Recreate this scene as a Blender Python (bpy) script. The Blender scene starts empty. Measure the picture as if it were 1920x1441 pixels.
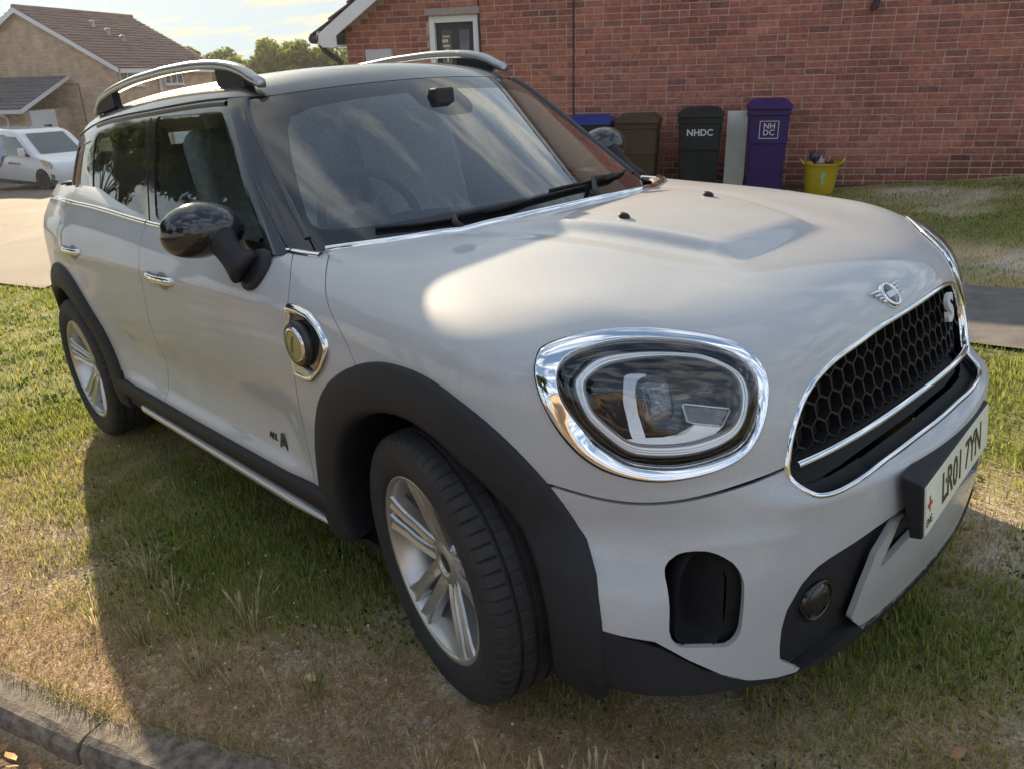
import bpy, math, random
import numpy as np
from mathutils import Matrix, Vector
random.seed(7); RNG = np.random.default_rng(11)
SC = bpy.context.scene; COL = SC.collection
R = np.array([[0.83908, 0.54004, -0.0656], [-0.54054, 0.84124, 0.01151], [0.0614, 0.0258, 0.99778]])   # car frame -> world (the verge slopes)
def W(p): return np.asarray(p, float) @ R.T
# ---------------------------------------------------------------- camera
cam = bpy.data.cameras.new('camera'); camo = bpy.data.objects.new('camera', cam); COL.objects.link(camo)
cam.sensor_width = 36.0; cam.lens = 1481.5 / 1920 * 36; cam.clip_start = .05; cam.clip_end = 900
ax, ay, az = np.array([0.97023, 0.24053, -0.02841]), np.array([-0.06256, 0.36219, 0.93]), np.array([0.23398, -0.90053, 0.36646])
camo.matrix_world = Matrix([[ax[i], ay[i], az[i], [0.0899, -2.2147, 1.3974][i]] for i in range(3)] + [[0, 0, 0, 1]])
SC.camera = camo
# ---------------------------------------------------------------- sun, sky, exposure
SUN = np.array([-0.6293, 0.6968, 0.3442])
wd = bpy.data.worlds.new('World'); SC.world = wd; wd.use_nodes = True
def world_nodes():
    nt = wd.node_tree; n = nt.nodes; l = nt.links; n.clear()
    out = n.new('ShaderNodeOutputWorld'); bg = n.new('ShaderNodeBackground'); bg.inputs[1].default_value = .13
    sky = n.new('ShaderNodeTexSky'); sky.sky_type = 'NISHITA'; sky.sun_disc = False
    sky.sun_elevation = math.asin(SUN[2]); sky.sun_rotation = math.atan2(SUN[0], SUN[1])
    sky.air_density = 1.0; sky.dust_density = .6; sky.ozone_density = 1.0
    tc = n.new('ShaderNodeTexCoord'); sp = n.new('ShaderNodeSeparateXYZ'); l.new(tc.outputs['Generated'], sp.inputs[0])
    mx = n.new('ShaderNodeMath'); mx.operation = 'MAXIMUM'; l.new(sp.outputs[2], mx.inputs[0]); mx.inputs[1].default_value = .0
    ad = n.new('ShaderNodeMath'); ad.operation = 'ADD'; l.new(mx.outputs[0], ad.inputs[0]); ad.inputs[1].default_value = .16
    cb = n.new('ShaderNodeCombineXYZ')
    for k in (0, 1):
        dv = n.new('ShaderNodeMath'); dv.operation = 'DIVIDE'; l.new(sp.outputs[k], dv.inputs[0]); l.new(ad.outputs[0], dv.inputs[1]); l.new(dv.outputs[0], cb.inputs[k])
    mp = n.new('ShaderNodeMapping'); mp.inputs['Rotation'].default_value = (0, 0, .5); mp.inputs['Scale'].default_value = (.75, 1.35, 1); l.new(cb.outputs[0], mp.inputs[0])
    ns = n.new('ShaderNodeTexNoise'); ns.inputs['Scale'].default_value = 2.7; ns.inputs['Detail'].default_value = 9; ns.inputs['Roughness'].default_value = .58; ns.inputs['Distortion'].default_value = .45
    l.new(mp.outputs[0], ns.inputs['Vector'])
    rp = n.new('ShaderNodeValToRGB'); rp.color_ramp.elements[0].position = .47; rp.color_ramp.elements[1].position = .62; l.new(ns.outputs[0], rp.inputs[0])
    # sun-facing clouds glow warm, the others are white
    dt = n.new('ShaderNodeVectorMath'); dt.operation = 'DOT_PRODUCT'; l.new(tc.outputs['Generated'], dt.inputs[0]); dt.inputs[1].default_value = tuple(SUN)
    mr = n.new('ShaderNodeMapRange'); mr.inputs[1].default_value = .35; mr.inputs[2].default_value = .97; l.new(dt.outputs['Value'], mr.inputs[0])
    cc = n.new('ShaderNodeMix'); cc.data_type = 'RGBA'; cc.inputs[6].default_value = (2.8, 2.9, 3.1, 1); cc.inputs[7].default_value = (1.75, 1.65, 1.15, 1); l.new(mr.outputs[0], cc.inputs[0])
    mi = n.new('ShaderNodeMix'); mi.data_type = 'RGBA'; gl = n.new('ShaderNodeMath'); gl.operation = 'MULTIPLY'; l.new(mr.outputs[0], gl.inputs[0]); gl.inputs[1].default_value = .36
    mxf = n.new('ShaderNodeMath'); mxf.operation = 'MAXIMUM'; l.new(rp.outputs[0], mxf.inputs[0]); l.new(gl.outputs[0], mxf.inputs[1]); l.new(mxf.outputs[0], mi.inputs[0]); 
    k1 = n.new('ShaderNodeVectorMath'); k1.operation = 'DIVIDE'; l.new(sky.outputs[0], k1.inputs[0]); k1.inputs[1].default_value = (1.15, 1.6, 2.15)
    k2 = n.new('ShaderNodeVectorMath'); k2.operation = 'ADD'; l.new(k1.outputs[0], k2.inputs[0]); k2.inputs[1].default_value = (1, 1, 1)
    k3 = n.new('ShaderNodeVectorMath'); k3.operation = 'DIVIDE'; l.new(sky.outputs[0], k3.inputs[0]); l.new(k2.outputs[0], k3.inputs[1]); l.new(k3.outputs[0], mi.inputs[6]); l.new(cc.outputs[2], mi.inputs[7])
    l.new(mi.outputs[2], bg.inputs[0]); l.new(bg.outputs[0], out.inputs[0])
world_nodes()
sl = bpy.data.lights.new('sun', 'SUN'); so = bpy.data.objects.new('sun', sl); COL.objects.link(so)
sl.energy = 2.8; sl.angle = math.radians(.6); sl.color = (1, .82, .57)
so.rotation_euler = Vector(-SUN).to_track_quat('-Z', 'Y').to_euler(); so.location = Vector(SUN * 60)
SC.view_settings.view_transform = 'Standard'; SC.view_settings.look = 'None'; SC.view_settings.gamma = 1.0
SC.view_settings.use_curve_mapping = False; SC.view_settings.exposure = 2.0
SC.cycles.max_bounces = 10; SC.cycles.transparent_max_bounces = 16; SC.cycles.glossy_bounces = 5; SC.cycles.caustics_reflective = False; SC.cycles.caustics_refractive = False
# ---------------------------------------------------------------- materials
MATS = {}
def mat(name, col=(.5, .5, .5), rough=.5, metal=0., coat=0., spec=.5, noise=None, bump=None, attr=None, **kw):
    """noise=(scale, amount), bump=(scale, distance)"""
    if name in MATS: return MATS[name]
    m = bpy.data.materials.new(name); m.use_nodes = True; nt = m.node_tree; b = nt.nodes['Principled BSDF']; L = nt.links
    b.inputs['Base Color'].default_value = (*col, 1); b.inputs['Roughness'].default_value = rough; b.inputs['Metallic'].default_value = metal
    b.inputs['Coat Weight'].default_value = coat; b.inputs['Coat Roughness'].default_value = .03; b.inputs['Specular IOR Level'].default_value = spec
    tc = nt.nodes.new('ShaderNodeTexCoord'); src = None
    if attr:
        a = nt.nodes.new('ShaderNodeAttribute'); a.attribute_name = attr; src = a.outputs['Color']; L.new(src, b.inputs['Base Color'])
    if noise:
        ns = nt.nodes.new('ShaderNodeTexNoise'); ns.inputs['Scale'].default_value = noise[0]; ns.inputs['Detail'].default_value = 6; L.new(tc.outputs['Object'], ns.inputs['Vector'])
        mr = nt.nodes.new('ShaderNodeMapRange'); mr.inputs[1].default_value = .3; mr.inputs[2].default_value = .7; mr.inputs[3].default_value = 1 - noise[1]; mr.inputs[4].default_value = 1 + noise[1]; L.new(ns.outputs[0], mr.inputs[0])
        mm = nt.nodes.new('ShaderNodeMix'); mm.data_type = 'RGBA'; mm.blend_type = 'MULTIPLY'; mm.inputs[0].default_value = 1
        if src is not None: L.new(src, mm.inputs[6])
        else: mm.inputs[6].default_value = (*col, 1)
        L.new(mr.outputs[0], mm.inputs[7]); L.new(mm.outputs[2], b.inputs['Base Color'])
        r2 = nt.nodes.new('ShaderNodeMapRange'); r2.inputs[3].default_value = max(rough - .08, .0); r2.inputs[4].default_value = min(rough + .08, 1); L.new(ns.outputs[0], r2.inputs[0])
        if rough > .15: L.new(r2.outputs[0], b.inputs['Roughness'])
    if bump:
        nb = nt.nodes.new('ShaderNodeTexNoise'); nb.inputs['Scale'].default_value = bump[0]; nb.inputs['Detail'].default_value = 4; L.new(tc.outputs['Object'], nb.inputs['Vector'])
        bp = nt.nodes.new('ShaderNodeBump'); bp.inputs['Distance'].default_value = bump[1]; bp.inputs['Strength'].default_value = 1; L.new(nb.outputs[0], bp.inputs['Height']); L.new(bp.outputs[0], b.inputs['Normal'])
    for k, v in kw.items(): b.inputs[k.replace('_', ' ')].default_value = v
    MATS[name] = m; return m
def glassmat(name, tint, boost=1.6, base=.0):
    m = bpy.data.materials.new(name); m.use_nodes = True; nt = m.node_tree; n = nt.nodes; L = nt.links; n.clear()
    o = n.new('ShaderNodeOutputMaterial'); mx = n.new('ShaderNodeMixShader'); t = n.new('ShaderNodeBsdfTransparent'); g = n.new('ShaderNodeBsdfGlossy')
    t.inputs[0].default_value = (*tint, 1); g.inputs['Roughness'].default_value = .0; g.inputs[0].default_value = (1, 1, 1, 1)
    fr = n.new('ShaderNodeFresnel'); fr.inputs[0].default_value = 1.5; mu = n.new('ShaderNodeMath'); mu.operation = 'MULTIPLY_ADD'; mu.use_clamp = True
    mu.inputs[1].default_value = boost; mu.inputs[2].default_value = base; L.new(fr.outputs[0], mu.inputs[0])
    L.new(mu.outputs[0], mx.inputs[0]); L.new(t.outputs[0], mx.inputs[1]); L.new(g.outputs[0], mx.inputs[2]); L.new(mx.outputs[0], o.inputs[0])
    MATS[name] = m; return m
def paint(name, col):
    m = mat(name, col, .58, .06, .66)
    nt = m.node_tree; b = nt.nodes['Principled BSDF']; L = nt.links; b.inputs['Coat Roughness'].default_value = .045
    tc = nt.nodes.new('ShaderNodeTexCoord'); v = nt.nodes.new('ShaderNodeTexVoronoi'); v.inputs['Scale'].default_value = 700; L.new(tc.outputs['Object'], v.inputs['Vector'])
    mr = nt.nodes.new('ShaderNodeMapRange'); mr.inputs[3].default_value = .9; mr.inputs[4].default_value = 1.08; L.new(v.outputs['Color'], mr.inputs[0])
    ns = nt.nodes.new('ShaderNodeTexNoise'); ns.inputs['Scale'].default_value = 5; ns.inputs['Detail'].default_value = 8; L.new(tc.outputs['Object'], ns.inputs['Vector'])
    m2 = nt.nodes.new('ShaderNodeMapRange'); m2.inputs[1].default_value = .35; m2.inputs[2].default_value = .75; m2.inputs[3].default_value = 1.02; m2.inputs[4].default_value = .93; L.new(ns.outputs[0], m2.inputs[0])
    mu = nt.nodes.new('ShaderNodeMath'); mu.operation = 'MULTIPLY'; L.new(mr.outputs[0], mu.inputs[0]); L.new(m2.outputs[0], mu.inputs[1])
    mm = nt.nodes.new('ShaderNodeMix'); mm.data_type = 'RGBA'; mm.blend_type = 'MULTIPLY'; mm.inputs[0].default_value = 1; mm.inputs[6].default_value = (*col, 1); L.new(mu.outputs[0], mm.inputs[7])
    L.new(mm.outputs[2], b.inputs['Base Color'])
    return m
M_PAINT = paint('silver_paint', (.455, .46, .47))
M_BLK = mat('gloss_black', (.012, .012, .014), .12, coat=.6)
M_CLAD = mat('black_plastic', (.020, .020, .023), .6, spec=.3, noise=(40, .2), bump=(900, .0004))
M_ROOF = mat('roof_black_paint', (.016, .017, .019), .30, coat=1.0, spec=.8, noise=(5, .2))
M_DARK = mat('dark_void', (.01, .01, .011), .8)
M_CHR = mat('chrome', (.80, .81, .83), .045, 1.0)
M_RUB = mat('rubber', (.022, .021, .022), .75, noise=(25, .35), bump=(300, .0008))
M_ALLOY = mat('alloy_silver', (.52, .51, .49), .30, .70, .5)
M_RAIL = mat('rail_aluminium', (.42, .42, .43), .30, .85, .2)
M_TRIM = mat('satin_silver', (.60, .60, .61), .32, .6, .3)
M_GLASS = glassmat('windscreen_glass', (.90, .97, .94), 2.2, .02)
M_GLASS2 = glassmat('side_glass', (.80, .90, .85), 1.05, .0)
M_LENS = glassmat('clear_lens', (.93, .95, .96), 1.3, .0)
M_INT = mat('interior_black', (.018, .018, .02), .7, noise=(60, .2))
# ---------------------------------------------------------------- mesh helpers
def mk(name, V, F, material=None, parent=None, normals=None, smooth=True, col=None, mats=None):
    """F: (n,3) or (n,4) array or list of lists"""
    me = bpy.data.meshes.new(name); V = np.asarray(V, np.float32)
    if isinstance(F, np.ndarray):
        k = F.shape[1]; nf = len(F)
        me.vertices.add(len(V)); me.vertices.foreach_set('co', V.ravel())
        me.loops.add(nf * k); me.loops.foreach_set('vertex_index', F.astype(np.int32).ravel())
        me.polygons.add(nf); me.polygons.foreach_set('loop_start', np.arange(nf, dtype=np.int32) * k)
        me.update(calc_edges=True)
    else:
        me.from_pydata([tuple(map(float, v)) for v in V], [], [tuple(map(int, f)) for f in F]); me.update()
    me.polygons.foreach_set('use_smooth', np.full(len(me.polygons), bool(smooth)))
    if normals is not None: me.normals_split_custom_set_from_vertices([tuple(x) for x in np.asarray(normals, float)])
    if col is not None:
        a = me.color_attributes.new('col', 'FLOAT_COLOR', 'POINT'); c = np.ones((len(V), 4), np.float32); c[:, :3] = col; a.data.foreach_set('color', c.ravel())
    if material: me.materials.append(material)
    o = bpy.data.objects.new(name, me); COL.objects.link(o)
    if parent is not None: o.parent = parent
    return o
def tag(o, label=None, cat=None, group=None, kind=None):
    for k, v in (('label', label), ('category', cat), ('group', group), ('kind', kind)):
        if v: o[k] = v
    return o
def thing(name, label, cat, loc=(0, 0, 0), rotz=0, group=None, mat3=None):
    o = bpy.data.objects.new(name, None); COL.objects.link(o); o.empty_display_size = .2
    if mat3 is not None:
        o.matrix_world = Matrix([[*map(float, mat3[i]), float(loc[i])] for i in range(3)] + [[0, 0, 0, 1]])
    else:
        o.location = loc; o.rotation_euler = (0, 0, rotz)
    return tag(o, label, cat, group)
class MB:
    """collects simple shapes into one mesh"""
    def __init__(s): s.V = []; s.F = []
    def add(s, V, F):
        o = len(s.V); s.V += [tuple(v) for v in V]; s.F += [tuple(i + o for i in f) for f in F]; return s
    def box(s, c, d, rot=None, taper=1.0):
        x, y, z = np.array(d) / 2.
        P = np.array([[-x * taper, -y * taper, -z], [x * taper, -y * taper, -z], [x * taper, y * taper, -z], [-x * taper, y * taper, -z], [-x, -y, z], [x, -y, z], [x, y, z], [-x, y, z]])
        if rot is not None: P = P @ np.array(rot).T
        return s.add(P + np.array(c), [(0, 3, 2, 1), (4, 5, 6, 7), (0, 1, 5, 4), (1, 2, 6, 5), (2, 3, 7, 6), (3, 0, 4, 7)])
    def tube(s, pts, r, n=8, caps=True, flat=None):
        pts = np.array(pts, float); T = np.gradient(pts, axis=0); T /= np.linalg.norm(T, axis=1)[:, None] + 1e-12
        up = np.array([0, 0, 1.]) if flat is None else np.array(flat, float)
        rr = np.full(len(pts), r) if np.isscalar(r) else np.array(r); V = []
        for p, t, q in zip(pts, T, rr):
            a = np.cross(t, up)
            if np.linalg.norm(a) < 1e-4: a = np.cross(t, [1, .3, 0])
            a /= np.linalg.norm(a); b = np.cross(a, t)
            for k in range(n):
                w = 2 * math.pi * k / n; V.append(p + q * (math.cos(w) * a + math.sin(w) * b))
        m = len(pts); F = [(i * n + k, i * n + (k + 1) % n, (i + 1) * n + (k + 1) % n, (i + 1) * n + k) for i in range(m - 1) for k in range(n)]
        if caps: F += [tuple(range(n - 1, -1, -1)), tuple((m - 1) * n + k for k in range(n))]
        return s.add(V, F)
    def lathe(s, prof, n=24, axis='z', c=(0, 0, 0)):
        V = []
        for r, h in prof:
            for k in range(n):
                w = 2 * math.pi * k / n; p = (r * math.cos(w), r * math.sin(w), h)
                if axis == 'y': p = (p[0], p[2], p[1])
                if axis == 'x': p = (p[2], p[0], p[1])
                V.append(np.array(p) + np.array(c))
        m = len(prof); F = []
        for i in range(m - 1):
            for k in range(n):
                q = (i * n + k, i * n + (k + 1) % n, (i + 1) * n + (k + 1) % n, (i + 1) * n + k); F.append(q if axis != 'y' else q[::-1])
        return s.add(V, F)
    def prism(s, poly, h0, h1, fn):
        n = len(poly); V = [fn(p, h0) for p in poly] + [fn(p, h1) for p in poly]
        return s.add(V, [tuple(range(n - 1, -1, -1)), tuple(range(n, 2 * n))] + [(k, (k + 1) % n, n + (k + 1) % n, n + k) for k in range(n)])
    def build(s, name, m, parent=None, smooth=False, bevel=0, seg=2, autosmooth=None):
        o = mk(name, np.array(s.V), s.F, m, parent, smooth=smooth)
        if bevel:
            b = o.modifiers.new('bevel', 'BEVEL'); b.width = bevel; b.segments = seg; b.limit_method = 'ANGLE'; b.angle_limit = math.radians(35)
            o.data.polygons.foreach_set('use_smooth', np.ones(len(o.data.polygons), bool)); b.harden_normals = True
        return o
def rotm(axis, a):
    return np.array(Matrix.Rotation(a, 3, axis))
def cspl(xs, ys):
    xs = np.array(xs, float); ys = np.array(ys, float); n = len(xs); h = np.diff(xs); A = np.eye(n); b = np.zeros(n)
    for i in range(1, n - 1):
        A[i, i - 1] = h[i - 1]; A[i, i] = 2 * (h[i - 1] + h[i]); A[i, i + 1] = h[i]; b[i] = 6 * ((ys[i + 1] - ys[i]) / h[i] - (ys[i] - ys[i - 1]) / h[i - 1])
    M = np.linalg.solve(A, b); X = np.linspace(xs[0], xs[-1], 1500); i = np.clip(np.searchsorted(xs, X) - 1, 0, n - 2); t = X - xs[i]; hh = h[i]
    Y = ys[i] + t * ((ys[i + 1] - ys[i]) / hh - hh * (2 * M[i] + M[i + 1]) / 6) + t * t * M[i] / 2 + t ** 3 * (M[i + 1] - M[i]) / (6 * hh)
    s0 = (Y[1] - Y[0]) / (X[1] - X[0]); s1 = (Y[-1] - Y[-2]) / (X[-1] - X[-2])
    X = np.concatenate([[X[0] - 5], X, [X[-1] + 5]]); Y = np.concatenate([[Y[0] - 5 * s0], Y, [Y[-1] + 5 * s1]])
    return lambda q: np.interp(q, X, Y)
def smin(a, b, k):
    h = np.maximum(k - np.abs(a - b), 0) / k; return np.minimum(a, b) - h * h * h * k / 6
def sstep(a, b, x):
    t = np.clip((x - a) / (b - a), 0, 1); return t * t * t * (t * (6 * t - 15) + 10)
def fbm(x, y, seed=0, octv=4):
    r = np.random.default_rng(seed); g = r.random((64, 64)); out = 0; amp = 1; tot = 0
    for o in range(octv):
        f = 2 ** o; xx = x * f + 17.3 * o; yy = y * f + 5.1 * o; i = np.floor(xx).astype(int); j = np.floor(yy).astype(int); u = xx - i; v = yy - j
        u = u * u * (3 - 2 * u); v = v * v * (3 - 2 * v)
        q = lambda a, b: g[a % 64, b % 64]
        out = out + amp * ((q(i, j) * (1 - u) + q(i + 1, j) * u) * (1 - v) + (q(i, j + 1) * (1 - u) + q(i + 1, j + 1) * u) * v); tot += amp; amp *= .5
    return out / tot
# ================================================================ CAR: implicit surfaces (car frame: x forward, y left, z up, origin under the front axle)
prof=cspl([.10,.2,.30,.42,.55,.68,.78,.87,.94,.99,1.03,1.05,1.1],[.80,.845,.866,.866,.868,.876,.880,.876,.862,.838,.811,.797,.76])
zb=cspl([-3.2,-2.9,-2.05,-1.6,-.6,-.3,0],[1.105,1.10,1.087,1.068,1.040,1.03,1.02])
offx=cspl([-3.6,-3.48,-3.3,-3.1,-2.9,-2.6,-2.3,-1.5,-.5,0,.2,.35,.5,.65,.8,.9],[.36,.20,.11,.06,.03,.0,0,0,0,0,0,.004,.022,.065,.13,.2])
fx0=cspl([.1,.2,.3,.42,.52,.60,.64,.72,.80,.86,.90,.96,1.05],[.71,.72,.745,.765,.765,.745,.727,.700,.680,.672,.655,.585,.44])
fxc=cspl([.1,.2,.3,.45,.55,.62,.9,1.1],[.16,.17,.25,.34,.30,.16,.16,.16])
fxd=cspl([.1,.3,.45,.60,.9,1.1],[.1,.12,.15,.50,.50,.50])
def FX(a,z):
    return fx0(z)-fxc(z)*a*a-fxd(z)*a**4+.05*(1-sstep(.57,.63,z))*(1-.8*sstep(.42,.70,a))
hc=cspl([-1.2,-.6,-.27,.04,.2,.4,.55,.65,.75,.85],[1.10,1.065,1.052,1.036,1.013,.972,.932,.896,.838,.745])
hk=cspl([-1,-.5,0,.4,.8],[.03,.055,.09,.115,.13])
def S(x,z):
    zz=z-(zb(x)-1.05)*sstep(.75,1.0,z)
    s=prof(zz)-offx(x)
    fl=np.exp(-(x/.46)**4)+np.exp(-((x+2.67)/.46)**4)
    return s+.024*fl*sstep(.15,.4,z)*(1-sstep(.62,.92,z))
def Gb(P):
    x=P[...,0];a=np.abs(P[...,1]);z=P[...,2]
    gs=S(x,z)-a
    gf=(FX(a,z)-x)*.9
    gt=hc(x)-hk(x)*a*a-.03*a**6-z
    gr=x-(-3.50+.25*np.maximum(z-.85,0)**1.5+.35*a**3)
    gt=gt+.022*np.exp(-(((x-.36)/.22)**2+((a-.66)/.13)**2))
    g=smin(gs,gf,.13)
    g=smin(g,gt,.15)
    g=smin(g,gr,.25)
    return g
sgz=cspl([.9,1.06,1.2,1.35,1.45,1.55],[.855,.792,.738,.668,.610,.53])
sgx=cspl([-3.4,-3.1,-2.9,-2.5,-2.,-1.5,-1.,-.5,0],[.20,.12,.085,.04,.008,0,.0,.0,.01])
zr=cspl([-3.5,-3.2,-2.8,-2.3,-1.8,-1.3,-1.,-.8],[1.40,1.462,1.505,1.532,1.541,1.528,1.502,1.475])
wx=cspl([.95,1.05,1.15,1.25,1.35,1.45,1.52],[-.25,-.395,-.54,-.685,-.83,-.98,-1.085])
def Gg(P):
    x=P[...,0];a=np.abs(P[...,1]);z=P[...,2]
    gs=(sgz(z)-sgx(x)-a)*.86
    gw=(wx(z)-.50*a*a-x)*.5
    gt=zr(x)-.14*a*a-z
    gr=x-(-3.26+.05*(1.4-z)+.25*a*a)
    g=smin(gs,gw,.06)
    g=smin(g,gr,.15)
    g=smin(g,gt,.10)
    return g

LED1 = lambda z: 1 - sstep(.57, .63, z)
def FX(a, z):
    w = sstep(.44, .60, a); led = (1 - w) * LED1(z) + w * (1 - np.clip((z - .515) / .13, 0, 1))
    return fx0(z) - fxc(z) * a * a - fxd(z) * a ** 4 + .05 * led * (1 - .72 * sstep(.5, .78, a))
_S0 = S
def S(x, z):
    s = _S0(x, z); m = sstep(-2.2, -2.0, x) * (1 - sstep(-.75, -.5, x))
    s = s - .022 * np.exp(-((z - .535) / .105) ** 2) * m + .014 * (1 - sstep(.385, .445, z)) * m
    s = s + .005 * np.exp(-((z - .905) / .03) ** 2) * sstep(-3.0, -2.6, x) * (1 - sstep(-.6, -.1, x))
    return s
def hoodbump(x, a):
    w = np.clip(.320 - .26 * (x + .15), .20, .36); d = (1 - sstep(w - .035, w + .04, a)) * (1 - sstep(.305, .425, x + .3 * a * a))
    return .017 * d * sstep(-.30, .0, x) - .004 * np.exp(-((a - w - .06) / .05) ** 2) * (1 - sstep(.2, .45, x))
_Gb0 = Gb
def Gb(P):
    x = P[..., 0]; a = np.abs(P[..., 1]); z = P[..., 2]
    gs = S(x, z) - a
    gf = (FX(a, z) - x) * .9
    gt = hc(x) - hk(x) * a * a - .03 * a ** 6 - z + .022 * np.exp(-(((x - .36) / .22) ** 2 + ((a - .66) / .13) ** 2)) + hoodbump(x, a)
    gr = x - (-3.50 + .25 * np.maximum(z - .85, 0) ** 1.5 + .35 * a ** 3)
    return smin(smin(smin(gs, gf, .13), gt, .15), gr, .25)
def grad(G, P, e=1.5e-3):
    g = np.stack([G(P + e * np.eye(3)[i]) - G(P - e * np.eye(3)[i]) for i in range(3)], -1) / (2 * e)
    return g
def normal(G, P, e=1.5e-3):
    g = -grad(G, P, e); return g / (np.linalg.norm(g, axis=-1, keepdims=True) + 1e-12)
def proj(G, P, off=0., it=4):
    P = P.copy()
    for _ in range(it):
        g = grad(G, P); v = G(P) + off; P -= (v / ((g * g).sum(-1) + 1e-9))[..., None] * g
    return P
def on(G, P, off=0.): return proj(G, np.asarray(P, float), off)
def surfnet(G, lo, hi, h):
    n = [int(math.ceil((hi[i] - lo[i]) / h)) + 1 for i in range(3)]
    ax = [lo[i] + h * np.arange(n[i]) for i in range(3)]
    val = np.empty(n, np.float32); st = 24
    for i in range(0, n[0], st):
        P = np.stack(np.meshgrid(ax[0][i:i + st], ax[1], ax[2], indexing='ij'), -1); val[i:i + st] = G(P)
    ins = val > 0; c = np.zeros([k - 1 for k in n], np.int8)
    for dx in (0, 1):
        for dy in (0, 1):
            for dz in (0, 1): c += ins[dx:n[0] - 1 + dx, dy:n[1] - 1 + dy, dz:n[2] - 1 + dz]
    act = (c > 0) & (c < 8); idx = -np.ones(act.shape, np.int32); I = np.argwhere(act); idx[act] = np.arange(len(I))
    V = np.array(lo) + h * (I + .5); V = proj(G, V, 0, 5); Q = []
    for a in range(3):
        b, d = (a + 1) % 3, (a + 2) % 3
        s0 = [slice(None)] * 3; s1 = [slice(None)] * 3; s0[a] = slice(0, -1); s1[a] = slice(1, None)
        A = ins[tuple(s0)]; B = ins[tuple(s1)]; E = np.argwhere(A != B); dirn = A[tuple(E.T)]
        ok = (E[:, b] > 0) & (E[:, d] > 0) & (E[:, b] < n[b] - 1) & (E[:, d] < n[d] - 1); E = E[ok]; dirn = dirn[ok]
        def cell(db, dd):
            K = E.copy(); K[:, b] += db; K[:, d] += dd; return idx[tuple(K.T)]
        q = np.stack([cell(-1, -1), cell(0, -1), cell(0, 0), cell(-1, 0)], 1); q[~dirn] = q[~dirn][:, ::-1]; Q.append(q)
    Q = np.concatenate(Q); Q = Q[(Q >= 0).all(1)]
    return V, np.concatenate([Q[:, [0, 1, 2]], Q[:, [0, 2, 3]]])
def clip(V, T, f):
    """keep the part where f > 0"""
    d = f(V); ins = d > 0; k = ins[T].sum(1); keep = T[k == 3]; out = [keep]; mixed = T[(k == 1) | (k == 2)]
    if len(mixed):
        km = ins[mixed].sum(1); one = mixed[km == 1]; two = mixed[km == 2]
        def rot(T, sel):
            j = np.argmax(sel, 1); return np.stack([T[np.arange(len(T)), (j + s) % 3] for s in range(3)], 1)
        one = rot(one, ins[one]); two = rot(two, ~ins[two])
        ed = np.concatenate([one[:, [0, 1]], one[:, [0, 2]], two[:, [0, 1]], two[:, [0, 2]]]); es = np.sort(ed, 1)
        u, inv = np.unique(es, axis=0, return_inverse=True); inv = inv.ravel()
        a, b = u[:, 0], u[:, 1]; t = (d[a] / (d[a] - d[b]))[:, None]; t = np.clip(t, .02, .98); nv = V[a] + t * (V[b] - V[a]); o = len(V); V = np.concatenate([V, nv])
        n1, n2 = len(one), len(two); e = inv + o
        out.append(np.stack([one[:, 0], e[:n1], e[n1:2 * n1]], 1))
        p, q = e[2 * n1:2 * n1 + n2], e[2 * n1 + n2:]
        out.append(np.stack([p, two[:, 1], two[:, 2]], 1)); out.append(np.stack([p, two[:, 2], q], 1))
    T = np.concatenate(out); us, inv = np.unique(T, return_inverse=True)
    return V[us], inv.reshape(-1, 3)
def shell(name, G, V, T, m, parent, turn=.012, off=0., nrm=None):
    """surface patch with true normals and turned-in edges"""
    N = normal(G, V)
    if off: V = V + N * off
    e = np.concatenate([T[:, [0, 1]], T[:, [1, 2]], T[:, [2, 0]]]); es = np.sort(e, 1)
    u, inv, cnt = np.unique(es, axis=0, return_inverse=True, return_counts=True); bd = e[cnt[inv.ravel()] == 1]
    if turn and len(bd):
        a, b = bd[:, 0], bd[:, 1]; A, B = V[a], V[b]; A2, B2 = A - N[a] * turn, B - N[b] * turn
        # smooth rim normals: average the edge-out directions per vertex
        en = np.cross(B - A, N[a]); en /= np.linalg.norm(en, axis=1, keepdims=True) + 1e-12
        acc = np.zeros_like(V); np.add.at(acc, a, en); np.add.at(acc, b, en); acc /= np.linalg.norm(acc, axis=1, keepdims=True) + 1e-12
        n = len(V); k = len(bd); V = np.concatenate([V, A, B, A2, B2]); N = np.concatenate([N, acc[a], acc[b], acc[a], acc[b]])
        i = np.arange(k); T = np.concatenate([T, np.stack([n + k + i, n + i, n + 2 * k + i], 1), np.stack([n + k + i, n + 2 * k + i, n + 3 * k + i], 1)])
    return mk(name, V, T, m, parent, normals=N)
def psd(poly):
    """signed distance to a closed polygon, positive inside"""
    A = np.array(poly, float); B = np.roll(A, -1, 0)
    def f(p):
        out = np.full(len(p), -9.); lo, hi = A.min(0) - .12, A.max(0) + .12
        s = ((p > lo) & (p < hi)).all(1); q = p[s]
        if not len(q): return out
        dm = np.full(len(q), 1e9); inside = np.zeros(len(q), bool)
        for a, b in zip(A, B):
            d = b - a; t = np.clip(((q - a) @ d) / (d @ d + 1e-12), 0, 1); dm = np.minimum(dm, ((q - a - t[:, None] * d) ** 2).sum(1))
            c = ((a[1] > q[:, 1]) != (b[1] > q[:, 1])); xx = a[0] + (q[:, 1] - a[1]) * (d[0]) / (d[1] if abs(d[1]) > 1e-12 else 1e-12); inside ^= c & (q[:, 0] < xx)
        out[s] = np.where(inside, 1, -1) * np.sqrt(dm); return out
    return f
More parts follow.
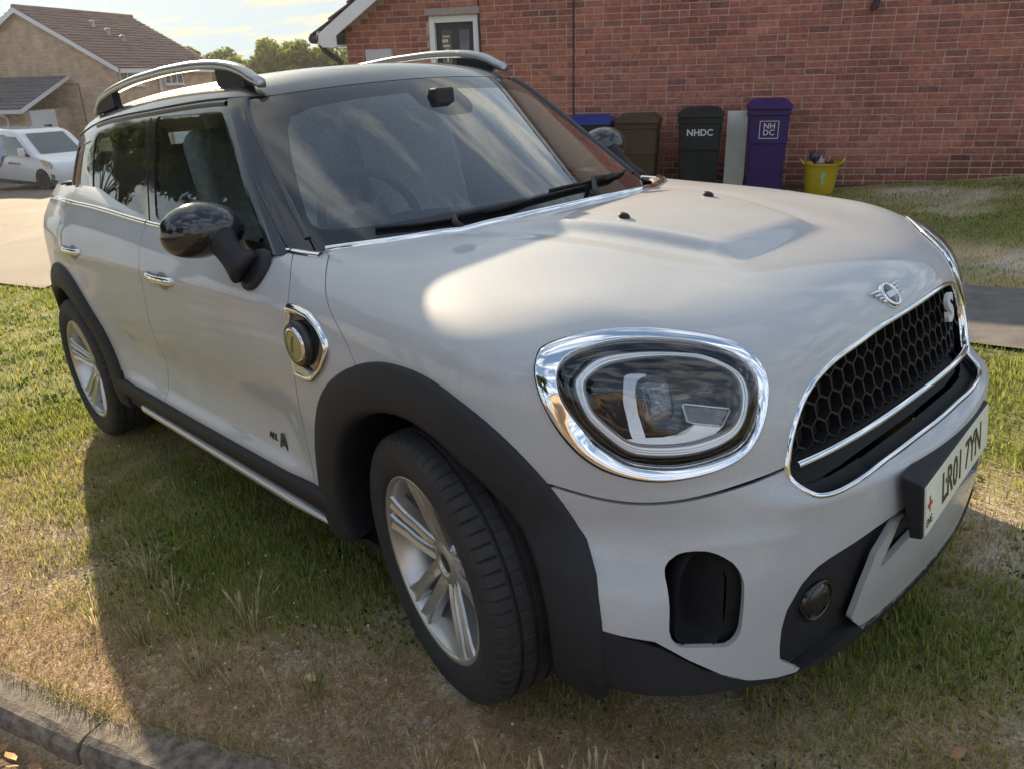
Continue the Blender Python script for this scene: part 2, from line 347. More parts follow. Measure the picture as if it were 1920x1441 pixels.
def smooth_closed(P, n, sub=True):
    P = np.array(P, float); m = len(P); t = np.linspace(0, m, n, endpoint=False); i = np.floor(t).astype(int); u = (t - i)[:, None]
    p0, p1, p2, p3 = P[(i - 1) % m], P[i % m], P[(i + 1) % m], P[(i + 2) % m]
    return .5 * ((2 * p1) + (-p0 + p2) * u + (2 * p0 - 5 * p1 + 4 * p2 - p3) * u ** 2 + (-p0 + 3 * p1 - 3 * p2 + p3) * u ** 3)
def rounded(P, r, n=5):
    """round the corners of a polygon"""
    P = np.array(P, float); out = []
    for k in range(len(P)):
        a, b, c = P[k - 1], P[k], P[(k + 1) % len(P)]; u = a - b; v = c - b; lu, lv = np.linalg.norm(u), np.linalg.norm(v); q = min(r, lu * .45, lv * .45)
        s, e = b + u / lu * q, b + v / lv * q
        for t in np.linspace(0, 1, n): out.append((1 - t) ** 2 * s + 2 * t * (1 - t) * b + t * t * e)
    return np.array(out)
lin = lambda xs, ys: (lambda q: np.interp(q, xs, ys))
X_ = lambda V: V[:, 0]
A_ = lambda V: np.abs(V[:, 1])
Z_ = lambda V: V[:, 2]
sgap = cspl([.60, .70, .804, .845, .891, .943, .976, 1.003, 1.022, 1.05], [.0, -.10, -.193, -.226, -.275, -.351, -.397, -.446, -.497, -.60])
dgap = cspl([.30, .395, .589, .672, .752, .919, .954, .996, 1.021, 1.06], [-.55, -.556, -.560, -.541, -.526, -.517, -.536, -.586, -.633, -.72])
bgap = cspl([.3, .5, .658, .762, .879, .962, 1.019, 1.054, 1.1], [-1.69, -1.665, -1.643, -1.616, -1.599, -1.607, -1.625, -1.638, -1.65])
rgap = cspl([.3, .6, .7, .8, .9, 1.0, 1.12], [-2.16, -2.24, -2.33, -2.42, -2.52, -2.58, -2.60])
zbelt = cspl([-3.4, -3.1, -2.695, -2.09, -1.642, -1.112, -.878, -.66, -.5, -.3], [1.10, 1.112, 1.112, 1.089, 1.063, 1.044, 1.036, 1.027, 1.022, 1.02])
xhood = lambda a: -.255 - .30 * a * a - .4 * a ** 4
zfront = cspl([.40, .484, .581, .655, .728, .792, .834, .9], [.655, .640, .629, .617, .614, .633, .655, .68])   # bonnet / bumper shut line
AR0, AR1 = (-.005, .345), (-2.67, .345)
arch = lambda V, r: np.minimum(np.hypot(X_(V) - AR0[0], Z_(V) - AR0[1]), np.hypot(X_(V) - AR1[0], Z_(V) - AR1[1])) - r
# --- headlight plane
HLC = np.array([0.4953, -0.6477, 0.792]); HLN = np.array([0.7123, -0.5669, 0.4139]); HLU = np.cross([0, 0, 1], HLN); HLU /= np.linalg.norm(HLU); HLV = np.cross(HLN, HLU)
HL_O = [(-0.2279, 0.0959), (-0.2132, 0.1281), (-0.1862, 0.1385), (-0.1526, 0.1449), (-0.1082, 0.1479), (-0.0647, 0.1483), (-0.0204, 0.1446), (0.0221, 0.1393), (0.0624, 0.132), (0.0951, 0.1244), (0.1279, 0.1132), (0.1502, 0.1033), (0.1723, 0.0879), (0.1878, 0.0703), (0.2004, 0.0492), (0.2082, 0.0268), (0.2087, 0.0051), (0.2046, -0.0162), (0.1949, -0.0469), (0.1829, -0.0712), (0.1685, -0.093), (0.1515, -0.1105), (0.1277, -0.1239), (0.1013, -0.133), (0.0704, -0.1395), (0.0411, -0.1432), (0.0135, -0.145), (-0.0158, -0.1446), (-0.0447, -0.1402), (-0.0713, -0.1332), (-0.0985, -0.1229), (-0.1253, -0.1096), (-0.1459, -0.0942), (-0.1642, -0.0768), (-0.1846, -0.0501), (-0.2016, -0.0209), (-0.2146, 0.009), (-0.2236, 0.0383), (-0.2283, 0.0681)]
HL_I = [(-0.1858, 0.0754), (-0.1687, 0.099), (-0.1296, 0.1117), (-0.072, 0.1175), (-0.028, 0.1168), (0.0138, 0.1124), (0.0538, 0.1062), (0.0863, 0.0988), (0.1161, 0.0883), (0.1419, 0.0773), (0.1648, 0.0605), (0.1808, 0.0383), (0.1868, 0.0172), (0.1865, -0.0022), (0.1839, -0.0223), (0.1769, -0.042), (0.1663, -0.0663), (0.1497, -0.0879), (0.1278, -0.1006), (0.1025, -0.1078), (0.0715, -0.1142), (0.0422, -0.1178), (0.0146, -0.1187), (-0.0145, -0.1163), (-0.0432, -0.1109), (-0.0694, -0.1029), (-0.0904, -0.0914), (-0.1091, -0.0771), (-0.1301, -0.0586), (-0.1469, -0.0366), (-0.1642, -0.0114), (-0.1785, 0.0153), (-0.1853, 0.0361), (-0.1877, 0.0504)]
HL_DO = [(-0.1585, 0.0448), (-0.1573, 0.0625), (-0.1452, 0.0757), (-0.1195, 0.097), (-0.0933, 0.1046), (-0.0646, 0.1067), (-0.0193, 0.1058), (0.0235, 0.1011), (0.064, 0.0945), (0.0971, 0.0876), (0.1271, 0.0737), (0.1525, 0.0571), (0.1686, 0.0426), (0.1778, 0.0247), (0.1812, 0.0032), (0.1784, -0.0164), (0.1722, -0.0377), (0.1632, -0.0566), (0.1503, -0.0728), (0.1326, -0.0854), (0.1034, -0.0976), (0.0709, -0.1042), (0.0349, -0.1062), (-0.0036, -0.1038), (-0.0334, -0.0993), (-0.0607, -0.092), (-0.0819, -0.0782), (-0.1005, -0.0605), (-0.1207, -0.0385), (-0.1388, -0.0157), (-0.1507, 0.0148)]
HL_DI = [(-0.1343, 0.0452), (-0.1305, 0.0594), (-0.1198, 0.0697), (-0.0962, 0.0818), (-0.067, 0.088), (-0.0213, 0.0902), (0.0218, 0.0886), (0.0625, 0.083), (0.0953, 0.0741), (0.1214, 0.0627), (0.1419, 0.0498), (0.1547, 0.0347), (0.1615, 0.0149), (0.1604, -0.0081), (0.155, -0.0316), (0.1439, -0.0502), (0.1261, -0.0638), (0.0941, -0.0737), (0.0586, -0.0789), (0.0144, -0.079), (-0.029, -0.074), (-0.0524, -0.0682), (-0.0711, -0.0588), (-0.0906, -0.0399), (-0.1099, -0.019), (-0.1226, -0.003), (-0.13, 0.0124)]
HL_LENS = [(-0.0303, 0.0439), (-0.0166, 0.0567), (0.0076, 0.0576), (0.0311, 0.0535), (0.0388, 0.0391), (0.0401, 0.0121), (0.0382, -0.0175), (0.0255, -0.0339), (0.0035, -0.0417), (-0.0211, -0.0463), (-0.0282, -0.0277), (-0.0297, 0.0021), (-0.0315, 0.0232)]
HL_BAR = [(-0.0528, 0.0554), (-0.0487, 0.0639), (-0.0363, 0.067), (-0.0069, 0.0622), (-0.0197, 0.0562), (-0.0303, 0.0439), (-0.0334, -0.0034), (-0.027, -0.0456), (-0.0263, -0.0635), (-0.0498, -0.0607), (-0.0563, -0.0186), (-0.0592, 0.0174)]
HL_TRAY = [(-0.0825, -0.0599), (-0.0665, -0.0742), (-0.0109, -0.0824), (0.0636, -0.0851), (0.1042, -0.0741), (0.1259, -0.0588), (0.0735, -0.0459), (0.0578, -0.0613), (0.0065, -0.0643), (-0.035, -0.0613)]
HL_FR = [(0.0531, -0.0073), (0.0594, -0.0056), (0.1443, -0.0242), (0.1457, -0.0274), (0.1262, -0.0567), (0.0735, -0.0453), (0.0593, -0.0392)]
def near(V):
    q = V.copy(); q[:, 1] = -np.abs(q[:, 1]); return q
def hluv(V):
    d = near(V) - HLC; uv = np.stack([d @ HLU, d @ HLV], 1); uv[np.abs(d @ HLN) > .16] = 9; return uv
hl_psd = psd(smooth_closed(HL_O, 120))
front = lambda poly: (lambda V: np.where(X_(V) > .42, psd(poly)(np.stack([A_(V), Z_(V)], 1)), -9.))
mirr = lambda h: h + [(-a, z) for a, z in h[::-1]]
GR_H = [(0, .822), (.10, .8195), (.18, .812), (.25, .805), (.30, .797), (.345, .784), (.38, .768), (.41, .748), (.435, .722), (.455, .692), (.468, .66), (.474, .635), (.472, .612), (.465, .597), (.45, .589), (.41, .587), (.33, .592), (.25, .597), (.12, .600), (0, .600)]
GR_F = [(.10, .823), (.2, .824), (.29, .822), (.355, .815), (.40, .803), (.428, .780), (.440, .745), (.441, .705), (.434, .665), (.424, .632), (.408, .610), (.385, .600), (.33, .597), (.22, .598), (.12, .600)]
GR_P = GR_F + [(0, .600)] + [(-a, z) for a, z in GR_H[-2:0:-1]] + [(0, .822)]
gr_f = lambda V: np.where(X_(V) > .42, psd(GR_P)(np.stack([V[:, 1], Z_(V)], 1)), -9.)
CUR = rounded([(.72, .487), (.69, .512), (.648, .512), (.619, .484), (.612, .45), (.628, .335), (.645, .307), (.735, .326), (.745, .36)], .018)
cur_f = front(CUR)
LOWP = [(.90, .42), (.84, .378), (.818, .367), (.769, .348), (.717, .294), (.653, .238), (.617, .221), (.561, .207), (.497, .194), (.487, .193), (.553, .246), (.555, .279), (.552, .323), (.542, .363), (.51, .411), (.475, .437), (.44, .448), (.399, .456), (.32, .472), (.258, .481), (.2, .486), (-.1, .486), (-.1, -.2), (1.2, -.2), (1.2, .42)]
low_f = front(LOWP)
# ================================================================ CAR: object
car = thing('car', 'silver compact crossover with black wheel arches parked on the dry grass verge', 'car', (0, 0, 0), mat3=R)
BV, BT = surfnet(Gb, (-3.62, -.96, .14), (.90, .96, 1.16), .0135)
BV, BT = clip(BV, BT, lambda V: np.where(X_(V) > .2, Z_(V) - np.interp(A_(V), [0, .40, .55, .70, .86], [.168, .172, .198, .212, .245]), Z_(V) - .165))
# painted shell above the sills, below the belt, outside arches, lamps and grille
P1 = (BV, BT)
P1 = clip(*P1, lambda V: np.maximum(np.maximum(X_(V) - xhood(A_(V)), zbelt(X_(V)) - Z_(V)), np.where(X_(V) < -.66, -Gg(V) + .003, -1.)))
P1 = clip(*P1, lambda V: arch(V, .468))
g_ = .0022
front_half = lambda V: X_(V) - np.where(Z_(V) > 1.021, xhood(A_(V)) - .2, sgap(Z_(V)))
BON = clip(*P1, lambda V: np.minimum(front_half(V) - g_, np.where(X_(V) > .2, Z_(V) - np.where(A_(V) > .44, zfront(A_(V)), .645) - .0035, 1.)))
BON = clip(*BON, lambda V: np.where(X_(V) < .2, Z_(V) - .55, 1.))
BON = clip(*BON, lambda V: -hl_psd(hluv(V)) - .004)
BON = clip(*BON, lambda V: -gr_f(V) - .0045)
shell('bonnet', Gb, *BON, M_PAINT, car)
BUM = clip(*P1, lambda V: np.where(X_(V) > .2, np.where(A_(V) > .44, zfront(A_(V)), .64) - Z_(V) - .0035, -1.))
BUM = clip(*BUM, lambda V: -gr_f(V) - .0045); BUM = clip(*BUM, lambda V: -cur_f(V)); BUM = clip(*BUM, lambda V: -low_f(V))
shell('front_bumper', Gb, *BUM, M_PAINT, car, turn=.014)
def side(cond, name):
    p = clip(*P1, cond)
    for s in (-1, 1):
        q = clip(*p, lambda V: V[:, 1] * s - .02)
        shell(name, Gb, *q, M_PAINT, car)
sillz = lambda V: Z_(V) - .345
side(lambda V: np.minimum(np.minimum(X_(V) - dgap(Z_(V)) - g_, sgap(Z_(V)) - X_(V) - g_), sillz(V)), 'wing_panel')
side(lambda V: np.minimum(np.minimum(X_(V) - bgap(Z_(V)) - g_, dgap(Z_(V)) - X_(V) - g_), sillz(V)), 'front_door')
side(lambda V: np.minimum(np.minimum(X_(V) - rgap(Z_(V)) - g_, bgap(Z_(V)) - X_(V) - g_), sillz(V)), 'rear_door')
rq = clip(*P1, lambda V: np.minimum(rgap(Z_(V)) - X_(V) - g_, Z_(V) - .42)); shell('rear_body', Gb, *rq, M_PAINT, car)
# black lower front: recessed pocket, outer lip, and dark hull behind every gap
pk = clip(BV, BT, lambda V: np.minimum(low_f(V) + .02, .47 - np.hypot(X_(V), Z_(V) - .345) + 9 * (X_(V) > .40)))
pk = clip(*pk, lambda V: np.minimum(Z_(V) - .20, arch(V, .40)))
shell('lower_grille_pocket', Gb, *pk, M_CLAD, car, turn=0, off=-.028)
LIPP = lambda V: np.where(X_(V) > .3, np.interp(A_(V), [0, .25, .34, .42, .5, .56, .62, .70, .76, .83, .9], [.20, .20, .215, .20, .192, .205, .222, .27, .33, .372, .40]) - Z_(V), -1.)
lp = clip(BV, BT, lambda V: np.minimum(LIPP(V), arch(V, .47))); shell('lower_lip', Gb, *lp, M_CLAD, car, turn=.03)
hull = surfnet(lambda P: Gb(P) - .035, (-3.6, -.93, .19), (.86, .93, 1.12), .045)
hull = clip(*hull, lambda V: np.minimum(np.minimum(np.maximum(X_(V) - xhood(A_(V)) - .03, zbelt(X_(V)) - .03 - Z_(V)), arch(V, .49)), -hl_psd(hluv(V)) + .0))
hull = clip(*hull, lambda V: -gr_f(V)); hull = clip(*hull, lambda V: -cur_f(V))
mk('underbody', hull[0], hull[1], M_DARK, car)
fl = MB().box((-1.33, 0, .205), (2.0, 1.6, .02)).box((.50, 0, .22), (.22, 1.0, .02)).box((-3.12, 0, .24), (.5, 1.3, .02)).box((-1.55, 0, .30), (3.2, .9, .15)); fl.build('floor_pan', M_DARK, car)
# silver skid plate
SK = [(.2, .47), (.240, .466), (.256, .462), (.308, .405), (.334, .33), (.347, .252), (.27, .178), (.2, .186), (0, .192)]
sk = clip(BV, BT, front([(-a, z) for a, z in SK[::-1] if a > 0] + SK)); HO = [(.2, .48), (.238, .458), (.262, .412), (.288, .362), (.275, .360), (.20, .392), (.12, .412), (0, .418)]
sk = clip(*sk, lambda V: -front([(-a, z) for a, z in HO[::-1] if a > 0] + HO)(V)); shell('skid_plate', Gb, *sk, M_PAINT, car, turn=.014, off=.0)
it = clip(BV, BT, front([(0, .47), (.23, .47), (.235, .43), (.19, .36), (0, .36)] + [(-.05, .36), (-.05, .47)])); shell('lower_intake', Gb, *it, M_DARK, car, turn=0, off=-.02)
# air curtains, fog lamps
for s in (-1, 1):
    c = np.array([.60, s * .675, .41]); n = normal(Gb, on(Gb, c[None]))[0]; P = on(Gb, np.array([[.6, s * a, z] for a, z in CUR])); N = normal(Gb, P)
    n_ = len(P); inn = P - N * .03; deep = P - np.array([.10, s * .02, 0]) - N * .02; mid = deep.mean(0)
    V = np.concatenate([inn + N * .02, deep, [mid]]); F = [(k, (k + 1) % n_, n_ + (k + 1) % n_, n_ + k) for k in range(n_)] + [(n_ + k, n_ + (k + 1) % n_, 2 * n_) for k in range(n_)]
    mk('air_curtain', V, F, M_CLAD, car, smooth=True)
    p = on(Gb, np.array([[.70, s * .425, .335]]))[0]; n = normal(Gb, p[None])[0]; n = n + np.array([.6, 0, 0]); n /= np.linalg.norm(n); p = p - n * .035
    rot = np.array(Vector(n).to_track_quat('Z', 'Y').to_matrix())
    def lat(prof, name, m, par):
        b = MB().lathe(prof, 28); V = np.array(b.V) @ rot.T + p; return mk(name, V, b.F, m, par)
    fg = lat([(.048, -.04), (.048, .012), (.044, .016), (.040, .012), (.040, -.01)], 'fog_lamp', M_BLK, car)
    lat([(.001, -.006), (.02, -.008), (.034, .0), (.040, .008)], 'reflector', M_CHR, fg); lat([(.040, .010), (.03, .018), (.015, .022), (.001, .023)], 'lamp_lens', M_LENS, fg)
# ---------------------------------------------------------------- strips: belt line, sills
def strip(name, path, N, prof, m, parent, closed=False):
    """sweep a profile [(along side, along normal)] along a path; side = T x N"""
    path = np.array(path, float); T = np.roll(path, -1, 0) - np.roll(path, 1, 0) if closed else np.gradient(path, axis=0)
    T /= np.linalg.norm(T, axis=1)[:, None] + 1e-12; Sd = np.cross(T, N); Sd /= np.linalg.norm(Sd, axis=1)[:, None] + 1e-12
    n = len(path); k = len(prof); V = np.concatenate([path + Sd * a + N * b for a, b in prof]); F = []
    for j in range(k - 1):
        for i in range(n if closed else n - 1):
            q = (i + 1) % n; F.append((j * n + i, j * n + q, (j + 1) * n + q, (j + 1) * n + i))
    return mk(name, V, F, m, parent)
RND = lambda w, h, k=7: [(w * math.cos(t), h * math.sin(t)) for t in np.linspace(0, math.pi, k)]
def bside(x, z, s):
    x = np.asarray(x, float); z = np.asarray(z, float); lo = np.full_like(x, .3); hi = np.full_like(x, 1.05)
    for _ in range(30):
        m = (lo + hi) / 2; g = Gb(np.stack([x, m, z], -1)); lo = np.where(g > 0, m, lo); hi = np.where(g > 0, hi, m)
    return np.stack([x, s * lo, z], -1)
for s in (-1, 1):
    for x0, x1 in ((-.648, -1.632), (-1.642, -2.60), (-2.61, -3.22)):
        xs = np.linspace(x0, x1, 30); P = bside(xs, zbelt(xs) - .004, s); strip('belt_strip', P, normal(Gb, P), RND(.0105, .008), M_CHR, car)
    xs = np.linspace(-.517, -.640, 12); P = bside(xs, zbelt(xs) - .004, s); strip('belt_strip', P, normal(Gb, P), RND(.0105, .008), M_CHR, car)
a = np.linspace(-.728, .728, 80); P = on(Gb, np.stack([xhood(np.abs(a)) - .004, a, np.full(80, 1.05)], 1)); strip('bonnet_trim', P, normal(Gb, P), RND(.009, .010), M_CHR, car)
P2 = P + np.array([-.022, 0, -.012]); strip('cowl_seal', P2, normal(Gb, P), RND(.018, .012), M_RUB, car)
V = np.concatenate([P + np.array([-.01, 0, -.02]), P + np.stack([np.full(80, -.16), -a * .12, np.full(80, -.05)], 1)]); mk('cowl_panel', V, [(i, i + 1, 81 + i, 80 + i) for i in range(79)], M_CLAD, car)
# wheel arch trims: outer face, rounded rim and inner return
def arch_trim(c, s, a0, a1, front_):
    th = np.radians(np.linspace(a0, a1, 64)); rows = []
    def ring(r, push, fixed=None, zmin=.17):
        x = c[0] + r * np.cos(th); z = np.maximum(c[1] + r * np.sin(th), zmin); P = np.stack([x, s * np.full(64, .86), z], 1)
        y = S(x, z)
        if front_:   # follow the bumper corner
            q = P.copy(); q[:, 1] = s * y
            m = x > .2; q[m] = on(Gb, np.stack([x[m], s * (y[m] - .01), z[m]], 1)); y = np.abs(q[:, 1]); P[:, 0] = np.where(m, q[:, 0], x); P[:, 2] = z
        P[:, 1] = s * (y + push if fixed is None else fixed); return P
    ro = np.interp(th, np.radians([0, 40, 90, 130, 160, 200]), [.497, .50, .497, .512, .515, .50])
    rows = [ring(ro, -.012), ring(ro - .001, .009), ring(ro - .008, .014), ring(.45, .019), ring(.405, .019), ring(.392, .014), ring(.386, .0), ring(.388, -.03), ring(.43, 0, .74), ring(.45, 0, .56)]
    V = np.concatenate(rows); F = []
    for j in range(len(rows) - 1):
        for i in range(63):
            q = (j * 64 + i, j * 64 + i + 1, (j + 1) * 64 + i + 1, (j + 1) * 64 + i); F.append(q if s < 0 else q[::-1])
    mk('wheel_arch_trim', V, F, M_CLAD, car)
    lw = MB(); nn = 24; t2 = np.radians(np.linspace(-20, 200, nn)); V = [(c[0] + .455 * math.cos(t), s * y, c[1] + .455 * math.sin(t)) for y in (.78, .50) for t in t2]
    mk('wheel_well', V + [(c[0], s * .50, c[1])], [(i, i + 1, nn + i + 1, nn + i) for i in range(nn - 1)] + [(nn + i, nn + i + 1, 2 * nn) for i in range(nn - 1)], M_DARK, car)
for s in (-1, 1):
    arch_trim(AR0, s, -17, 192, True); arch_trim(AR1, s, -12, 205, False)
    xs = np.linspace(-2.23, -.44, 60); rows = []
    for z, p in ((.385, -.01), (.383, .010), (.372, .014), (.33, .013), (.318, .004), (.30, .0), (.27, -.005), (.235, -.03), (.20, -.10)):
        zz = np.full(60, z); rows.append(np.stack([xs, s * (.868 + p + .013 * (z > .31)) + xs * 0, zz], 1))
    V = np.concatenate(rows); F = [(j * 60 + i, j * 60 + i + 1, (j + 1) * 60 + i + 1, (j + 1) * 60 + i) for j in range(len(rows) - 1) for i in range(59)]
    mk('sill_trim', V, F if s > 0 else [f[::-1] for f in F], M_CLAD, car)
    t = np.linspace(0, 1, 50); xs = -2.02 + t * 1.575; taper = np.minimum(1, np.minimum(t * 30, (1 - t) * 6)) ** .5
    zt = .292 - .012 * t; V = []
    for a, b in ((.022, -.004), (.021, .016), (.012, .024), (-.002, .024), (-.014, .016), (-.022, -.004)): V.append(np.stack([xs, s * (.866 + b * taper), zt + a * taper - .006 * (1 - taper)], 1))
    F = [(j * 50 + i, j * 50 + i + 1, (j + 1) * 50 + i + 1, (j + 1) * 50 + i) for j in range(5) for i in range(49)]
    mk('sill_strip', np.concatenate(V), F if s > 0 else [f[::-1] for f in F], M_TRIM, car)
# ---------------------------------------------------------------- headlights
def hl_side(s):
    flip = np.array([1, 1 if s < 0 else -1, 1.])
    def uvw(uv, d=0., surf=False, off=0.):
        uv = np.asarray(uv, float); P = HLC + uv[:, :1] * HLU + uv[:, 1:] * HLV - HLN * (0 if surf else d)
        if surf:
            P = on(Gb, P); P = P + normal(Gb, P) * (np.asarray(off) - np.asarray(d))[..., None]
        return P
    def ang(poly, n=96):
        p = smooth_closed(poly, 600); a = np.arctan2(p[:, 1], p[:, 0]); o = np.argsort(a); a, p = a[o], p[o]; t = np.linspace(-math.pi, math.pi, n, endpoint=False)
        return np.stack([np.interp(t, a, p[:, 0], period=2 * math.pi), np.interp(t, a, p[:, 1], period=2 * math.pi)], 1)
    O, I, DO, DI = ang(HL_O), ang(HL_I), ang(HL_DO), ang(HL_DI); n = 96
    root = None
    def loft(name, rows, m, par, cap=None):
        V = np.concatenate(rows) * flip; F = [(j * n + i, j * n + (i + 1) % n, (j + 1) * n + (i + 1) % n, (j + 1) * n + i) for j in range(len(rows) - 1) for i in range(n)]
        if cap is not None: V = np.concatenate([V, [cap * flip]]); F += [((len(rows) - 1) * n + i, (len(rows) - 1) * n + (i + 1) % n, len(V) - 1) for i in range(n)]
        if s > 0: F = [f[::-1] for f in F]
        return mk(name, V, F, m, par)
    mixr = lambda t: O * (1 - t) + I * t
    bowl = .013 * sstep(.06, -.10, -(-O[:, 1])) if False else .013 * (1 - sstep(-.10, .05, O[:, 1]))
    body = loft('headlight', [uvw(I * 1.0, 0, True, -.006), uvw(I * .99, .03), uvw((DO * .5 + I * .5), .045), uvw(DO, .048), uvw(DI, .055), uvw(DI * .9, .085)], M_BLK, car, uvw(np.array([[0, 0.]]), .085)[0])
    loft('chrome_ring', [uvw(mixr(0), 0, True, -.006), uvw(mixr(.0), 0, True, .003), uvw(mixr(.03), 0, True, .0062), uvw(mixr(.07), 0, True, .0066), uvw(mixr(.5), bowl * .5, True, .005), uvw(mixr(.93), bowl * .93, True, .0034), uvw(mixr(.98), bowl * .98, True, .0028), uvw(mixr(1.0), 0, True, -.012)], M_CHR, body)
    m_ = lambda t: DO * (1 - t) + DI * t
    loft('daytime_ring', [uvw(m_(0), .046), uvw(m_(0.0), .022), uvw(m_(.12), .017), uvw(m_(.34), .0155), uvw(m_(.42), .018), uvw(m_(.5), .0155), uvw(m_(.85), .017), uvw(m_(1.), .022), uvw(m_(1.0), .06)], mat('light_guide', (.88, .89, .92), .22, .55, 1), body)
    loft('inner_bezel', [uvw(DO * 1.04, .034), uvw(DO * 1.06, .032), uvw(DO * 1.08, .036)], M_BLK, body)
    def plate(name, poly, d0, d1, m, dome=0., sm=False):
        p = np.array(poly); k = len(p); c = p.mean(0); rows = [uvw(p, d1), uvw(p, d0)]
        if dome: rows += [uvw(c + (p - c) * q, d0 - dome * math.sqrt(1 - q * q)) for q in (.92, .75, .5, .25)]
        V = np.concatenate(rows + [uvw(c[None], d0 - dome)]) * flip; F = [(j * k + i, j * k + (i + 1) % k, (j + 1) * k + (i + 1) % k, (j + 1) * k + i) for j in range(len(rows) - 1) for i in range(k)]
        F += [((len(rows) - 1) * k + i, (len(rows) - 1) * k + (i + 1) % k, len(V) - 1) for i in range(k)]
        if s < 0: F = [f[::-1] for f in F]
        return mk(name, V, F, m, body, smooth=sm)
    plate('projector_lens', smooth_closed(HL_LENS, 48), .055, .085, mat('lens_dark_glass', (.02, .025, .04), .03, 0, 1, spec=.9), .02, True)
    plate('reflector_bar', smooth_closed(HL_BAR, 60), .058, .085, mat('reflector_grey', (.40, .40, .41), .12, .9))
    plate('reflector_tray', HL_TRAY, .045, .075, MATS['reflector_grey'])
    fr = np.array(HL_FR); P = uvw(np.concatenate([fr, fr[:2]]), .045) * flip; MB().tube(P, .0022, 6).build('reflector_frame', M_TRIM, body)
    plate('reflector_panel', list(fr.mean(0) + (fr - fr.mean(0)) * .92), .05, .07, M_BLK)
    # clear cover following the wing
    rows = []
    for q, bul in ((1.0, .001), (.985, .006), (.93, .010), (.8, .014), (.6, .017), (.4, .018), (.2, .019)): rows.append(uvw(I * q, 0, True, bul))
    loft('lamp_cover', rows, M_LENS, body, uvw(np.array([[0, 0.]]), 0, True, .019)[0])
    loft('lamp_seal', [uvw(O * 1.0, 0, True, -.02), uvw(O * 1.012, 0, True, .0005), uvw(O * 1.0, 0, True, .001)], M_RUB, body)
    return body
for s in (-1, 1): hl_side(s)
# ---------------------------------------------------------------- grille
def front_x(y, z):
    y = np.atleast_1d(np.asarray(y, float)); z = np.atleast_1d(np.asarray(z, float)); lo = np.full(len(y), .3); hi = np.full(len(y), 1.0)
    for _ in range(26):
        m = (lo + hi) / 2; g = Gb(np.stack([m, y, z], -1)); lo = np.where(g > 0, m, lo); hi = np.where(g > 0, hi, m)
    return lo
grl = MB()
def gx(y, z, d): return np.array([min(FX(abs(y), z), float(front_x(y, z)[0]) + .012) - d, y, z])
gp = psd(GR_P); hx = .0265
for r_ in range(-1, 7):
    for c_ in range(-11, 12):
        y0 = c_ * hx * 1.732 + (hx * .866 if r_ % 2 else 0); z0 = .630 + r_ * hx * 1.5
        for k in (0, 1, 2):
            t0, t1 = math.radians(30 + 60 * k), math.radians(90 + 60 * k)
            p = (y0 + hx * math.cos(t0), z0 + hx * math.sin(t0)); q = (y0 + hx * math.cos(t1), z0 + hx * math.sin(t1))
            d = gp(np.array([p, q]))
            if d.min() < -.004 or max(p[1], q[1]) < .648: continue
            A, B = gx(*p, .030), gx(*q, .030); n = np.array([1, 0, .1]); t = (B - A) / np.linalg.norm(B - A); sd = np.cross(t, n) * .0026
            V = [A + sd, A - sd, B - sd, B + sd] + [v - n * .022 for v in (A + sd * 1.6, A - sd * 1.6, B - sd * 1.6, B + sd * 1.6)]; grl.add(V, [(0, 1, 2, 3), (0, 3, 7, 4), (1, 5, 6, 2)])
gril = grl.build('grille', mat('grille_black', (.010, .010, .011), .45, spec=.3), car); gril['kind'] = 'stuff'
P = np.array([gx(y, z, .055) for y, z in GR_P]); c = P.mean(0); mk('grille_backing', np.concatenate([P, [c]]), [(i, (i + 1) % len(P), len(P)) for i in range(len(P))], M_DARK, gril)
sp_ = smooth_closed(GR_P, 200); P = np.column_stack([front_x(sp_[:, 0], sp_[:, 1]) - .002, sp_]); Nn = normal(Gb, on(Gb, P)); Nn = Nn * .75 + np.array([.35, 0, .05]); Nn /= np.linalg.norm(Nn, axis=1)[:, None]
strip('chrome_frame', P, Nn, [(.0015, -.012), (.0012, .002), (-.001, .0055), (-.005, .0065), (-.0085, .005), (-.011, -.001), (-.0115, -.03)][::-1], M_CHR, gril, closed=True)
strip('frame_liner', P, Nn, [(-.011, -.004), (-.019, -.008), (-.024, -.016), (-.024, -.05)][::-1], M_BLK, gril, closed=True)
a = np.linspace(-.452, .415, 60); P = np.array([[FX(abs(y), .645) - .008 + .004, y, .648 - .012 * (abs(y) / .45) ** 2] for y in a]); strip('chrome_bar', P, np.tile([.95, 0, .3], (60, 1)), [(.0085 * math.cos(t), .009 * math.sin(t)) for t in np.linspace(-.3, math.pi + .3, 9)], M_CHR, gril)
def text_mesh(s, size, m, name, parent, M4, ext=.001, bold=0.):
    cu = bpy.data.curves.new(name, 'FONT'); cu.body = s; cu.size = size; cu.extrude = ext; cu.align_x = 'CENTER'; cu.align_y = 'CENTER'; cu.offset = bold; cu.resolution_u = 3
    to = bpy.data.objects.new('tmp', cu); COL.objects.link(to); me = bpy.data.meshes.new_from_object(to); bpy.data.objects.remove(to); bpy.data.curves.remove(cu); me.name = name
    o = bpy.data.objects.new(name, me); COL.objects.link(o); o.parent = parent; me.materials.append(m); me.transform(M4); return o
def frame4(p, xd, yd, sx=1.):
    xd = np.array(xd, float); xd /= np.linalg.norm(xd); yd = np.array(yd, float); yd -= xd * (yd @ xd); yd /= np.linalg.norm(yd); zd = np.cross(xd, yd)
    return Matrix([[xd[i] * sx, yd[i], zd[i], p[i]] for i in range(3)] + [[0, 0, 0, 1]])
text_mesh('S', .095, mat('letter_white', (.7, .7, .72), .3), 'grille_letter', gril, frame4(gx(.318, .765, .006), (-.12, 1, 0), (-.15, 0, 1), 1.2), .005, .004)
